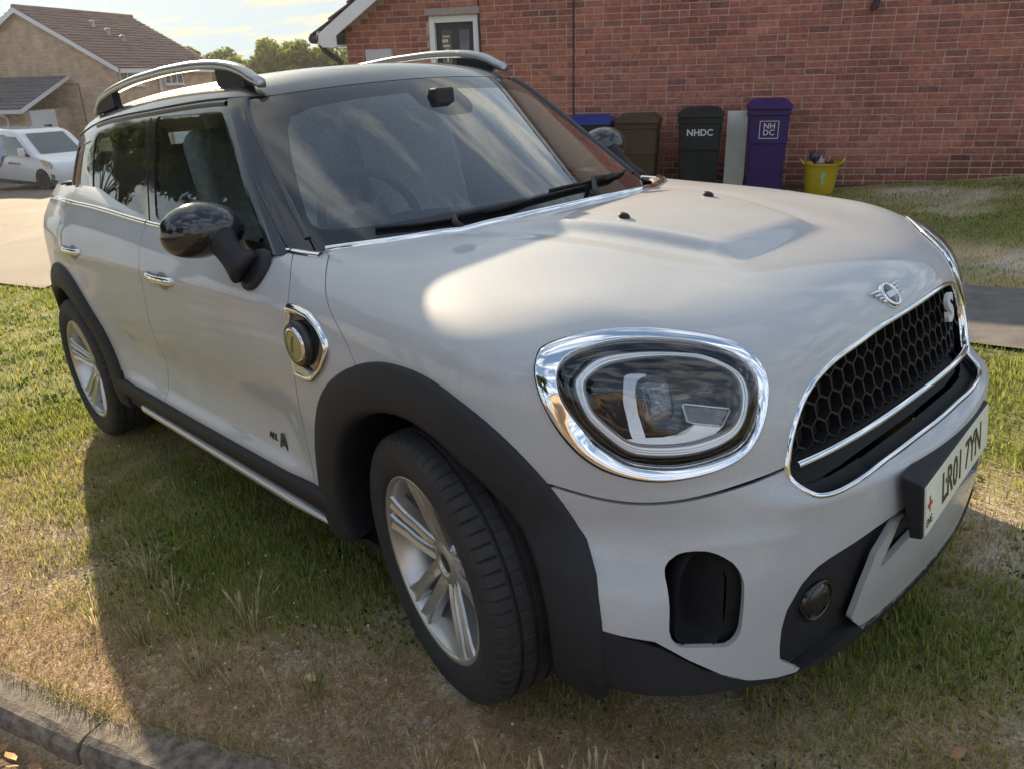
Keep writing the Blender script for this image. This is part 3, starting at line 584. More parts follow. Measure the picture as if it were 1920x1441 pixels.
# ---------------------------------------------------------------- bonnet badge, washer jets
bp_ = on(Gb, np.array([[.66, 0, .886]]))[0]; bn = normal(Gb, bp_[None])[0]; by = np.array([0, 1., 0]); bz = np.cross(bn, by) * -1
bz = np.cross(by, bn); bz = bz if bz[2] > 0 else -bz
def bl(u, v, d): return bp_ + by * u + bz * v + bn * d
def blathe(prof, n=32): return [bl(r * math.cos(2 * math.pi * k / n), r * math.sin(2 * math.pi * k / n), h) for r, h in prof for k in range(n)], [(i * n + k, i * n + (k + 1) % n, (i + 1) * n + (k + 1) % n, (i + 1) * n + k) for i in range(len(prof) - 1) for k in range(n)]
b = MB(); b.add(*blathe([(.031, -.002), (.031, .006), (.028, .009), (.024, .008), (.0235, .006)])); bad = b.build('bonnet_badge', M_CHR, car, smooth=True)
b = MB(); b.add(*blathe([(.024, .006), (.012, .0075), (.0005, .008)])); b.build('badge_disc', M_BLK, bad, smooth=True)
b = MB().add([bl(u, v, d) for d in (.007, .0098) for u, v in ((-.022, -.007), (.022, -.007), (.022, .007), (-.022, .007))], [(4, 5, 6, 7), (0, 1, 5, 4), (1, 2, 6, 5), (2, 3, 7, 6), (3, 0, 4, 7)]); b.build('badge_band', M_TRIM, bad)
for sg in (-1, 1):
    for k, (v, u1) in enumerate(((.018, .072), (.009, .062), (.0, .054), (-.009, .047))):
        b = MB().add([bl(sg * u, vv, d) for d in (-.001, .005) for u, vv in ((.028, v - .0028), (u1, v + .002 - .0018), (u1 - .003, v + .002 + .0022), (.028, v + .0028))], [(4, 5, 6, 7), (7, 6, 5, 4), (0, 1, 5, 4), (1, 2, 6, 5), (2, 3, 7, 6), (3, 0, 4, 7)]); b.build('badge_wing', M_CHR, bad)
for s in (-1, 1):
    p = on(Gb, np.array([[.045, s * .187, 1.03]]))[0]; nn = normal(Gb, p[None])[0]
    b = MB()
    for r, h, dx in ((1, -.002, 0), (.95, .006, -.002), (.7, .011, -.006), (.3, .0135, -.009)):
        pass
    V = [p + np.array([.017 * r * math.cos(t) + dx, .013 * r * math.sin(t), 0]) + nn * h for r, h, dx in ((1, -.002, 0), (.95, .006, -.002), (.7, .011, -.006), (.3, .0135, -.009)) for t in np.linspace(0, 2 * math.pi, 16, endpoint=False)]
    F = [(i * 16 + k, i * 16 + (k + 1) % 16, (i + 1) * 16 + (k + 1) % 16, (i + 1) * 16 + k) for i in range(3) for k in range(16)] + [tuple(range(48, 64))]
    mk('washer_jet', V, F, M_CLAD, car)
# ---------------------------------------------------------------- number plate
pc = np.array([.8235, 0, .503]); pxd = np.array([-.05, .52, 0.]); pxd /= np.linalg.norm(pxd); pyd = np.array([-.06, 0, 1.]); pyd /= np.linalg.norm(pyd); pzd = np.cross(pxd, pyd)
def pl(u, v, d): return pc + pxd * u + pyd * v + pzd * d
b = MB(); pts = [(-.264, -.060), (.264, -.060), (.264, .060), (-.264, .060)]
V = [pl(u, v, .0) for u, v in pts] + [pl(u * .985, v + (.012 if v > 0 else -.004), -.024 - .020 * (v > 0)) for u, v in pts]; b.add(V, [(0, 1, 2, 3), (0, 4, 5, 1), (1, 5, 6, 2), (2, 6, 7, 3), (3, 7, 4, 0)])
hold = b.build('plate_holder', M_CLAD, car, bevel=.004)
b = MB(); V = [pl(u * .972, v * .9, d) for d in (.0005, .004) for u, v in pts]; b.add(V, [(4, 5, 6, 7), (0, 1, 5, 4), (1, 2, 6, 5), (2, 3, 7, 6), (3, 0, 4, 7)])
npl = b.build('number_plate', mat('plate_white', (.78, .77, .66), .35, noise=(6, .06)), car)  # white plate; pale yellow light reflected off the grass is put into its colour
text_mesh('LR01 7YN', .098, mat('plate_ink', (.02, .02, .02), .4), 'plate_lettering', npl, frame4(pl(.022, -.002, .0046), pxd, pyd, .80), .0004, .0015)
b = MB()
for u0, u1, v0, v1 in ((-.246, -.214, .004, .012), (-.234, -.226, -.008, .026)): b.add([pl(u, v, .0047 + .0003 * (u0 < -.24)) for u, v in ((u0, v0), (u1, v0), (u1, v1), (u0, v1))], [(0, 1, 2, 3)])
b.build('plate_cross', mat('plate_red', (.45, .04, .04), .4), npl)
text_mesh('ENG', .026, MATS['plate_ink'], 'plate_code', npl, frame4(pl(-.231, -.03, .0046), pxd, pyd, .8), .0003)
for u in (-.11, .13):
    b = MB(); V, F = blathe([(.0, 0)] * 1 + [(.007, 0)], 10); b.add([pl(u + .007 * math.cos(t), .01 + .007 * math.sin(t), .0062) for t in np.linspace(0, 2 * math.pi, 10, endpoint=False)], [tuple(range(10))]); b.build('plate_screw', M_BLK, npl)
def gside(x, z, s):
    x = np.asarray(x, float); z = np.asarray(z, float); lo = np.zeros_like(x); hi = np.full_like(x, 1.0)
    for _ in range(30):
        m = (lo + hi) / 2; g = Gg(np.stack([x, m, z], -1)); lo = np.where(g > 0, m, lo); hi = np.where(g > 0, hi, m)
    return np.stack([x, s * lo, z], -1)
# ================================================================ CAR: cabin
GV, GT = surfnet(Gg, (-3.42, -.90, .95), (-.12, .90, 1.62), .0135)
GV, GT = clip(GV, GT, lambda V: Z_(V) - np.maximum(zbelt(X_(V)) - .012, 0) )
gut = cspl([-3.4, -3.12, -2.9, -2.62, -1.942, -1.538, -1.199, -1.0], [1.33, 1.365, 1.397, 1.4235, 1.4400, 1.4445, 1.441, 1.43])
xws = lambda a: -.987 - .41 * a * a                       # windscreen header
xs_ = lin([1.0, 1.04, 1.20, 1.44, 1.6], [-.582, -.632, -.833, -1.137, -1.34])      # windscreen side edge on the pillar
xa_ = lin([1.0, 1.043, 1.20, 1.419, 1.6], [-.62, -.680, -.885, -1.172, -1.41])     # front edge of the side glass
fws = lambda V: np.minimum(X_(V) - xws(A_(V)), X_(V) - xs_(Z_(V)))
fro = lambda V: np.minimum(Z_(V) - gut(X_(V)), xws(A_(V)) - X_(V) - .004)
roof = clip(GV, GT, fro); shell('roof', Gg, *roof, M_ROOF, car, turn=.015)
wsz = clip(GV, GT, lambda V: np.minimum(fws(V), np.where(Z_(V) > gut(X_(V)) + .02, X_(V) - xws(A_(V)), 1.)))
WIN = [(0, 1.412), (.30, 1.402), (.44, 1.388), (.515, 1.366), (.55, 1.33), (.60, 1.25), (.648, 1.157), (.676, 1.098), (.680, 1.078), (.668, 1.066), (.63, 1.060), (.5, 1.060), (.3, 1.068), (0, 1.074)]
WINP = [(-a, z) for a, z in WIN[:0:-1]] + WIN[:-1] + [(0, 1.074)]
def wsd(V):
    d = psd(WINP)(np.stack([V[:, 1], Z_(V)], 1)); s = psd(rounded([(-.10, 1.44), (-.11, 1.36), (-.06, 1.325), (.06, 1.325), (.11, 1.36), (.10, 1.44)], .04))(np.stack([V[:, 1], Z_(V)], 1)); return np.minimum(d, -s)
wg = clip(*wsz, wsd); shell('windscreen', Gg, *wg, M_GLASS, car, turn=0)
wf = clip(*wsz, lambda V: -wsd(V)); shell('windscreen_border', Gg, *wf, mat('frit_black', (.014, .014, .016), .06, coat=.5), car, turn=.004)
pil = clip(GV, GT, lambda V: np.minimum(np.minimum(xs_(Z_(V)) - X_(V) - .003, X_(V) - xa_(Z_(V))), gut(X_(V)) - Z_(V) - .004))
for s in (-1, 1):
    q = clip(*pil, lambda V: V[:, 1] * s); shell('windscreen_pillar', Gg, *q, M_BLK, car, turn=.02, off=.004)
    P = []
    zz = np.linspace(1.045, 1.432, 30); P = gside(xs_(zz) - .004, zz, s); strip('pillar_moulding', P, normal(Gg, P), RND(.010, .010), mat('grey_rubber', (.05, .05, .055), .35), car)
sidez = clip(GV, GT, lambda V: np.minimum(xa_(Z_(V)) - X_(V) - .002, gut(X_(V)) - Z_(V) - .003))
def SW(poly, r=.03): return rounded(poly, r)
zb_ = lambda x: float(zbelt(x)) + .012
PT_, PB_ = -1.795, -1.600        # middle pillar, top and bottom
W1 = SW([(-.735, zb_(-.735)), (-1.185, 1.402), (PT_ + .03, 1.412), (PB_ + .028, zb_(PB_))], .025)
W2 = SW([(PB_ - .075, zb_(PB_ - .1)), (PT_ - .075, 1.404), (-2.545, 1.378), (-2.60, 1.35), (-2.425, zb_(-2.4))], .03)
W3 = SW([(-2.50, zb_(-2.5)), (-2.66, 1.352), (-3.02, 1.318), (-2.95, zb_(-2.95))], .03)
xz = lambda V: np.stack([X_(V), Z_(V)], 1)
wins = [('front_window', psd(W1)), ('rear_window', psd(W2)), ('quarter_window', psd(W3))]
fr = sidez
for nme, f in wins: fr = clip(*fr, lambda V: -np.where(A_(V) > .35, f(xz(V)), -9.))
rear_x = lambda V: X_(V) + 3.06
frs = clip(*fr, rear_x)
for s in (-1, 1):
    q = clip(*frs, lambda V: V[:, 1] * s); shell('window_frame', Gg, *q, M_BLK, car, turn=.02)
    for nme, f in wins:
        q = clip(*sidez, lambda V: np.where(V[:, 1] * s > .35, f(xz(V)), -9.)); shell(nme, Gg, *q, M_GLASS2, car, turn=0, off=-.004)
    xs = np.linspace(-1.19, -2.62, 40); P = gside(xs, gut(xs) - .016, s); strip('window_seal', P, normal(Gg, P), RND(.009, .007), MATS['grey_rubber'], car)
    xs = np.linspace(-1.12, -3.05, 60); P = gside(xs, gut(xs) - .002, s); strip('roof_gutter', P, normal(Gg, P), RND(.004, .004), M_RUB, car)
    # shut line between the doors in the black pillar
    tt = np.linspace(0, 1, 20); P = gside(PB_ - .03 + (PT_ - PB_) * tt, zb_(PB_) - .01 + tt * (1.42 - zb_(PB_)), s); strip('door_shut_line', P, normal(Gg, P), RND(.003, .0025), M_DARK, car)
rq = clip(*fr, lambda V: -rear_x(V))
bk = clip(*rq, lambda V: np.minimum(.52 - A_(V), Z_(V) - 1.13)); shell('tailgate_window', Gg, *bk, M_GLASS2, car, turn=0, off=-.003)
rq = clip(*rq, lambda V: -np.minimum(.52 - A_(V), Z_(V) - 1.13)); shell('tailgate_frame', Gg, *rq, M_BLK, car)
# roof rails on two feet
for s in (-1, 1):
    t = np.linspace(0, 1, 60); xs = -1.115 - 1.66 * t; top = np.interp(t, [0, .03, .08, .16, .28, .45, .65, .8, .9, .96, 1], [1.478, 1.512, 1.543, 1.566, 1.580, 1.585, 1.579, 1.563, 1.543, 1.520, 1.470])
    top = np.convolve(np.pad(top, 2, 'edge'), np.ones(5) / 5, 'valid'); ys = s * (.525 + .004 * np.sin(math.pi * t)); rail = []
    sec = [(.020, -.004), (.017, .010), (.008, .016), (-.008, .016), (-.017, .010), (-.020, -.004), (-.016, -.014), (.016, -.014)]
    for a, b in sec: rail.append(np.stack([xs, ys + a * np.where((t > .02) & (t < .98), 1, .8), top - .014 + b], 1))
    k = len(sec); V = np.concatenate(rail); F = [(j * 60 + i, j * 60 + i + 1, ((j + 1) % k) * 60 + i + 1, ((j + 1) % k) * 60 + i) for j in range(k) for i in range(59)] + [tuple(j * 60 for j in range(k)), tuple(j * 60 + 59 for j in range(k))[::-1]]
    rl = mk('roof_rail', V, F, M_RAIL, car)
    for i0, i1 in ((3, 11), (48, 58)):
        V = []; F = []
        for w in (.016, -.016):
            for i in range(i0, i1): V += [(xs[i], ys[i] + w, top[i] - .026), (xs[i], ys[i] + w, float(zr(xs[i])) - .14 * .525 ** 2 - .012)]
        m = i1 - i0; F = [(2 * i, 2 * i + 1, 2 * i + 3, 2 * i + 2) for i in range(m - 1)] + [(2 * m + 2 * i, 2 * m + 2 * i + 2, 2 * m + 2 * i + 3, 2 * m + 2 * i + 1) for i in range(m - 1)] + [(0, 2 * m, 2 * m + 1, 1), (2 * m - 2, 2 * m - 1, 4 * m - 1, 4 * m - 2)]
        mk('rail_foot', V, F, M_CLAD, rl, smooth=False)
# door mirrors
for s in (-1, 1):
    c = np.array([-.866, -.905, 1.094]) if s < 0 else np.array([-.955, .905, 1.135]); n1, n2 = 40, 24; V = []; F = []
    for i in range(n2 + 1):
        ph = math.pi * i / n2
        for k in range(n1):
            th = 2 * math.pi * k / n1; x = math.cos(ph); r = math.sin(ph)
            # egg: long axis along y, blunt outboard, flat rear (mirror) side
            y = .118 * x; zz = .076 * r ** .9 * math.sin(th) * (1 + .08 * x); xx = .085 * r ** .9 * math.cos(th)
            if xx < -.028: xx = -.028 - (abs(xx) - .028) * .25
            zz -= .006 * x * x
            V.append(c + np.array([xx - .010 * x * x * 1, s * y, zz]))
        if i < n2: F += [(i * n1 + k, i * n1 + (k + 1) % n1, (i + 1) * n1 + (k + 1) % n1, (i + 1) * n1 + k) for k in range(n1)]
    if s > 0: F = [f[::-1] for f in F]
    mir = mk('door_mirror', V, F, M_BLK, car)
    gl = [c + np.array([-.047, s * (-.004 + .088 * math.cos(t)), .056 * math.sin(t)]) for t in np.linspace(0, 2 * math.pi, 32, endpoint=False)]; mk('mirror_glass', gl, [tuple(range(32))], M_CHR, mir, smooth=False)
    p0 = c + np.array([.050, -s * .020, -.025]); p1 = np.array([-.735, s * .866, .985]); tt = np.linspace(0, 1, 9)[:, None]; pts = p0 + (p1 - p0) * tt + np.array([.004, s * .004, -.006]) * np.sin(math.pi * tt)
    MB().tube(pts, [.046, .042, .038, .036, .036, .038, .042, .047, .050], 24).build('mirror_arm', M_CLAD, mir, smooth=True)
    q = p1; V = []
    for d, r in ((-.012, 1.), (.006, 1.), (.012, .92), (.014, .6)):
        for k in range(24):
            a = 2 * math.pi * k / 24; x = q[0] + (.060) * r * math.cos(a); z = q[2] - .006 + .052 * r * math.sin(a); y = float(S(np.array([x]), np.array([z]))[0]) + d; V.append((x, s * y, z))
    mk('mirror_foot', V, [(j * 24 + k, j * 24 + (k + 1) % 24, (j + 1) * 24 + (k + 1) % 24, (j + 1) * 24 + k) for j in range(3) for k in range(24)] + [tuple(range(72, 96))], M_CLAD, mir)
# door handles
for s in (-1, 1):
    for x0, x1, z in ((-1.275, -1.545, .902), (-2.285, -2.535, .925)):
        hz = z - .008; xm = np.linspace(x0, x1, 18); t = np.linspace(0, 1, 18); rows = []
        lift = .030 * np.sin(math.pi * np.clip(t * 1.06 - .03, 0, 1)) ** .45; w = .0145 * np.clip(np.minimum(t * 14, (1 - t) * 14), .2, 1) ** .5
        for a in np.linspace(0, 2 * math.pi, 12, endpoint=False):
            zz = hz + w * np.sin(a) + .004 * t; yy = S(xm, zz * 0 + hz) - .012 + lift + .0085 * np.cos(a); rows.append(np.stack([xm, s * yy, zz], 1))
        V = np.concatenate(rows); F = [(j * 18 + i, j * 18 + i + 1, ((j + 1) % 12) * 18 + i + 1, ((j + 1) % 12) * 18 + i) for j in range(12) for i in range(17)]
        hd = mk('door_handle', V, F, M_CHR, car)
        cx = .62 * x0 + .38 * x1; V = [(cx, s * (float(S(np.array([cx]), np.array([hz]))[0]) + .001), hz)]
        for k in range(20):
            a = 2 * math.pi * k / 20; x = cx + .055 * math.cos(a); zz = hz - .004 + .03 * math.sin(a); V.append((x, s * (float(S(np.array([x]), np.array([zz]))[0]) + .0012), zz))
        mk('handle_recess', V, [(0, 1 + k, 1 + (k + 1) % 20) for k in range(20)], mat('recess_grey', (.22, .22, .23), .5, .3), hd)
# side vents with the round charging cap
VENT = rounded([(-.514, .92), (-.455, .917), (-.400, .908), (-.350, .882), (-.318, .846), (-.318, .815), (-.350, .772), (-.410, .728), (-.445, .722), (-.520, .722)], .012, 4)
def on_side(x, z, s, d=0.): x = np.asarray(x, float); z = np.asarray(z, float); return np.stack([x, s * (S(x, z) + d), z], 1)
for s in (-1, 1):
    c = VENT.mean(0); inn = c + (VENT - c) * np.array([.80, .80]); inn[:, 0] = np.maximum(inn[:, 0], -.512); n = len(VENT)
    rows = [on_side(VENT[:, 0], VENT[:, 1], s, -.003), on_side(VENT[:, 0], VENT[:, 1], s, .007)]
    m = VENT * .6 + inn * .4; rows += [on_side(m[:, 0], m[:, 1], s, .013), on_side(inn[:, 0], inn[:, 1], s, .009), on_side(inn[:, 0], inn[:, 1], s, -.006)]
    V = np.concatenate(rows); F = [(j * n + i, j * n + (i + 1) % n, (j + 1) * n + (i + 1) % n, (j + 1) * n + i) for j in range(4) for i in range(n)]
    vt = mk('side_vent', V, F if s < 0 else [f[::-1] for f in F], M_CHR, car)
    P = on_side(inn[:, 0], inn[:, 1], s, .002); mk('vent_panel', np.concatenate([P, [P.mean(0)]]), [(i, (i + 1) % n, n) for i in range(n)], M_BLK, vt)
    bc = np.array([-.452, 0, .823]); bc[1] = s * (float(S(bc[:1], bc[2:])[0]) + .004)
    def disc(prof, name, mm, par):
        V = [bc + np.array([r * math.cos(a), s * h, r * math.sin(a)]) for r, h in prof for a in np.linspace(0, 2 * math.pi, 28, endpoint=False)]; F = [(i * 28 + k, i * 28 + (k + 1) % 28, (i + 1) * 28 + (k + 1) % 28, (i + 1) * 28 + k) for i in range(len(prof) - 1) for k in range(28)]; return mk(name, V, F if s < 0 else [f[::-1] for f in F], mm, par)
    disc([(.060, -.004), (.060, .012), (.054, .018), (.047, .016)], 'cap_rim', mat('rim_black', (.02, .02, .022), .25), vt)
    disc([(.048, .014), (.046, .020), (.040, .021)], 'cap_ring', M_CHR, vt); disc([(.041, .019), (.02, .021), (.001, .0215)], 'charging_cap', mat('badge_yellow', (.33, .30, .11), .35), vt)
    MB().add([bc + np.array([u, s * .0225, w]) for u, w in ((-.018, -.022), (-.010, -.022), (-.004, .002), (.006, .024), (-.002, .024), (-.012, .002))], [(0, 1, 2, 3, 4, 5)]).build('cap_emblem', M_BLK, vt)
    p = rounded([(-.505, .775), (-.415, .757), (-.412, .738), (-.505, .742)], .006, 3); P = on_side(p[:, 0], p[:, 1], s, .010); P2 = on_side(p[:, 0], p[:, 1], s, .0); k = len(p)
    mk('vent_plate', np.concatenate([P, P2]), [tuple(range(k))] + [(i, (i + 1) % k, k + (i + 1) % k, k + i) for i in range(k)], M_TRIM, vt, smooth=False)
# lettering low on the door: a big letter with three small ones behind it
for s in (-1,):
    for ch, x, z, sz in (('A', -.742, .458, .075), ('ALL', -.806, .463, .03)):
        y = float(S(np.array([x]), np.array([z]))[0]); text_mesh(ch, sz, mat('badge_grey', (.05, .05, .055), .3, .4), 'door_lettering', car, frame4((x, s * (y + .002), z), (1, 0, 0), (0, -.25 * 0, 1), 1.05), .002, .002 if ch == 'A' else 0)
# rear lamps
for s in (-1, 1):
    V = []; n = 10
    P = [(u, w) for w in np.linspace(.70, .98, 8) for u in np.linspace(.50, .80, 8)]
    P = on(Gb, np.array([[-3.4, s * u, w] for u, w in P]), -.008); F = [(j * 8 + i, j * 8 + i + 1, (j + 1) * 8 + i + 1, (j + 1) * 8 + i) for j in range(7) for i in range(7)]
    mk('tail_lamp', P, F, mat('lamp_red', (.35, .02, .02), .1, coat=1), car)
# wipers
for path, piv in (([(-.535, -.56, 1.06), (-.47, -.45, 1.06), (-.434, -.354, 1.06), (-.402, -.206, 1.065), (-.40, -.102, 1.07), (-.40, .014, 1.075), (-.42, .202, 1.075)], (-.33, -.42, 1.045)), ([(-.405, .02, 1.10), (-.42, .20, 1.10), (-.46, .36, 1.09), (-.53, .52, 1.08), (-.59, .62, 1.08)], (-.29, .10, 1.045))):
    P = on(Gg, np.array(path)); tt = np.linspace(0, 1, len(P)); t2 = np.linspace(0, 1, 16); P = on(Gg, np.stack([np.interp(t2, tt, P[:, k]) for k in range(3)], 1)); N = normal(Gg, P)
    wb = MB().tube(P + N * .011, .0048, 6).build('wiper', M_CLAD, car, smooth=True); md = P[8] + N[8] * .018
    MB().tube([np.array(piv), np.array(piv) * .7 + P[4] * .3 + N[4] * .012, P[5] + N[5] * .022, md], [.011, .010, .008, .006], 8).build('wiper_arm', M_CLAD, wb, smooth=True)
    MB().tube(P[6:11] + N[6:11] * .014, [.004, .009, .010, .009, .004], 8).build('wiper_joint', M_CLAD, wb, smooth=True)
    V = np.concatenate([P + N * .008, P]); mk('wiper_rubber', V, [(i, i + 1, 17 + i, 16 + i) for i in range(15)], M_RUB, wb)
# cabin interior: dashboard, wheel, seats, mirror
a = np.linspace(-.70, .70, 30); V = []
for dx, z in ((-.02, 1.0), (-.10, 1.035), (-.28, 1.045), (-.42, 1.02), (-.50, .95), (-.46, .75)): V += [(xhood(abs(y)) - .08 + dx, y * .98, z + .02 * math.exp(-((y + .37) / .2) ** 2) * (dx < -.2)) for y in a]
mk('dashboard', V, [(j * 30 + i, j * 30 + i + 1, (j + 1) * 30 + i + 1, (j + 1) * 30 + i) for j in range(5) for i in range(29)], M_INT, car)
MB().box((-1.6, 0, .62), (2.3, 1.5, .04)).box((-2.85, 0, .80), (.5, 1.4, .5)).build('cabin_floor', M_INT, car)
MB().box((-1.65, .74, .78), (1.8, .03, .42)).box((-1.65, -.74, .78), (1.8, .03, .42)).build('door_lining', M_INT, car)
M_SEAT = mat('seat_fabric', (.30, .30, .31), .8, noise=(40, .2))
def seat(x, y, w=.50):
    st = MB().box((x, y, .78), (.50, w, .14)).build('seat', M_SEAT, car, bevel=.05, seg=4); r = rotm('Y', -.22)
    MB().box((x - .30, y, 1.06), (.13, w * .94, .60), r).build('seat_back', M_SEAT, st, bevel=.055, seg=4); MB().box((x - .385, y, 1.395), (.10, .26, .17), r).build('headrest', M_SEAT, st, bevel=.045, seg=4)
    MB().tube([(x - .36, y - .06, 1.25), (x - .375, y - .06, 1.36)], .007).tube([(x - .36, y + .06, 1.25), (x - .375, y + .06, 1.36)], .007).build('headrest_post', M_CHR, st)
seat(-1.28, -.37); seat(-1.28, .37)
rs = MB().box((-2.28, 0, .82), (.50, 1.3, .16)).build('rear_seat', M_SEAT, car, bevel=.05, seg=3); MB().box((-2.58, 0, 1.04), (.14, 1.28, .52), rotm('Y', -.25)).build('rear_seat_back', M_SEAT, rs, bevel=.05, seg=3)
for y in (-.40, .40): MB().box((-2.66, y, 1.31), (.09, .26, .15), rotm('Y', -.25)).build('headrest', M_SEAT, rs, bevel=.04, seg=3)
rt = rotm('Y', 1.15); V = MB().tube([np.array([-.83, -.37, 1.02]) + rt @ np.array([.18 * math.cos(t), .18 * math.sin(t), 0]) for t in np.linspace(0, 2 * math.pi, 41)], .015, 10, False)
V.add(*(lambda q: (q.V, q.F))(MB().box((-.83, -.37, 1.02), (.10, .12, .04), rt).box((-.83, -.37, 1.02), (.04, .34, .02), rt))).build('steering_wheel', M_INT, car, smooth=False)
MB().box((-.90, 0, 1.335), (.03, .24, .075)).build('interior_mirror', M_BLK, car, bevel=.015, seg=3)
MB().box((-.88, 0, 1.385), (.05, .08, .06)).build('sensor_housing', M_INT, car, bevel=.01)
# headlining closes the roof from inside
hv = clip(*roof, lambda V: .60 - A_(V)); N = normal(Gg, hv[0]); mk('headlining', hv[0] - N * .03, hv[1][:, ::-1].copy(), mat('headlining_grey', (.45, .45, .44), .9), car, normals=-N)
# ---------------------------------------------------------------- wheels
def lathe_y(prof, n): return MB().lathe(prof, n, 'y')
def wheel_parts(parent):
    # tyre with circumferential grooves and shoulder sipes (outer side is -y)
    prof = [(.226, -.088), (.233, -.098), (.245, -.106), (.265, -.1125), (.290, -.113), (.312, -.108), (.325, -.100), (.331, -.092), (.3345, -.080), (.336, -.064), (.3365, -.062), (.328, -.060), (.328, -.052), (.3372, -.050), (.338, -.022), (.329, -.020), (.329, -.010), (.338, -.008), (.338, .020), (.329, .022), (.329, .032), (.337, .034), (.336, .060), (.328, .062), (.328, .070), (.335, .072), (.332, .088), (.325, .100), (.30, .111), (.26, .110), (.233, .098), (.226, .088)]
    n = 576; V = []; F = []
    for i, (r, y) in enumerate(prof):
        for k in range(n):
            w = 2 * math.pi * k / n; q = r
            if 6 <= i <= 9 and k % 8 == 0: q = r - .005
            if 13 <= i <= 14 and k % 8 == 4: q = r - .002
            if 24 <= i <= 26 and k % 8 == 0: q = r - .005
            V.append((q * math.cos(w), y, q * math.sin(w)))
    m = len(prof); V = np.array(V); F = np.array([(i * n + (k + 1) % n, i * n + k, (i + 1) * n + k, (i + 1) * n + (k + 1) % n) for i in range(m - 1) for k in range(n)])
    ty = mk('tyre', V, F, M_RUB, parent, smooth=False)
    b = lathe_y([(.226, -.08), (.233, -.096), (.236, -.0985), (.2335, -.101), (.226, -.099), (.221, -.092), (.216, -.075), (.206, -.045), (.199, -.01), (.197, .06), (.21, .088), (.222, .092)], 72); rim = b.build('rim', M_ALLOY, parent, smooth=True)
    # five twin spokes
    for k in range(5):
        for sg in (-1, 1):
            a0 = 2 * math.pi * k / 5 + .31; off = sg * .155; V = []
            da0, da1 = off * 1.25, off * 1.0
            st = [(.055, da0 * 1.7, .020, -.056), (.085, da0 * 1.3, .018, -.066), (.12, da0 * 1.12, .0172, -.074), (.16, da1 * 1.05, .0185, -.083), (.195, da1 * 1.03, .0205, -.091), (.2225, da1 * 1.02, .025, -.0955)]
            for r, dw, hw, y in st:
                a = a0 + dw; er = np.array([math.cos(a), 0, math.sin(a)]); et = np.array([-math.sin(a), 0, math.cos(a)])
                for u, d in ((-1, .034), (-1.0, .006), (-.82, .0), (-.12, .0045), (.12, .0045), (.82, 0), (1, .006), (1.0, .034)): V.append(er * r + et * hw * u + np.array([0, y + d, 0]))
            F = [(i * 8 + j, i * 8 + j + 1, (i + 1) * 8 + j + 1, (i + 1) * 8 + j) for i in range(5) for j in range(7)]
            mk('spoke', V, F, M_ALLOY, parent, smooth=False)
    b = lathe_y([(.001, -.050), (.026, -.050), (.029, -.054), (.034, -.060), (.040, -.060), (.05, -.056), (.072, -.050), (.078, -.040), (.078, -.01)], 60); b.build('hub', M_ALLOY, parent, smooth=True)
    b = lathe_y([(.001, -.056), (.02, -.0555), (.0265, -.053), (.0275, -.048)], 30); b.build('hub_cap', mat('cap_black', (.03, .03, .033), .3), parent, smooth=True)
    for k in range(5):
        a = 2 * math.pi * k / 5 + .31; c = (.056 * math.cos(a), 0, .056 * math.sin(a)); V = MB().lathe([(.014, -.0555), (.0125, -.045), (.0001, -.043)], 14, 'y', c); V.build('bolt_hole', M_DARK, parent); MB().lathe([(.0085, -.045), (.0085, -.054), (.006, -.056), (.0001, -.056)], 6, 'y', c).build('wheel_bolt', M_ALLOY, parent)
    lathe_y([(.03, .0), (.155, .0), (.158, .02)], 40).build('brake_disc', mat('disc_iron', (.16, .15, .14), .5, .8), parent, smooth=True)
w0 = bpy.data.objects.new('wheel', None); COL.objects.link(w0); w0.parent = car; wheel_parts(w0)
def place_wheel(w, x, s, steer, camber=0.):
    m = Matrix.Rotation(steer, 4, 'Z') @ Matrix.Rotation(camber, 4, 'X')
    if s > 0: m = m @ Matrix.Rotation(math.pi, 4, 'Z')
    w.matrix_local = Matrix.Translation((x, s * .792, .338)) @ m
def dup_tree(o, parent):
    c = o.copy(); COL.objects.link(c); c.parent = parent
    for ch in list(o.children): dup_tree(ch, c)
    return c
ws = [w0] + [dup_tree(w0, car) for _ in range(3)]
place_wheel(ws[0], 0.01, -1, -.195, .03); place_wheel(ws[1], 0, 1, -.175); place_wheel(ws[2], -2.67, -1, 0); place_wheel(ws[3], -2.67, 1, 0)
MB().tube([(0, -.70, .33), (0, .70, .33)], .03).tube([(-2.67, -.70, .33), (-2.67, .70, .33)], .03).build('axle', M_DARK, car)
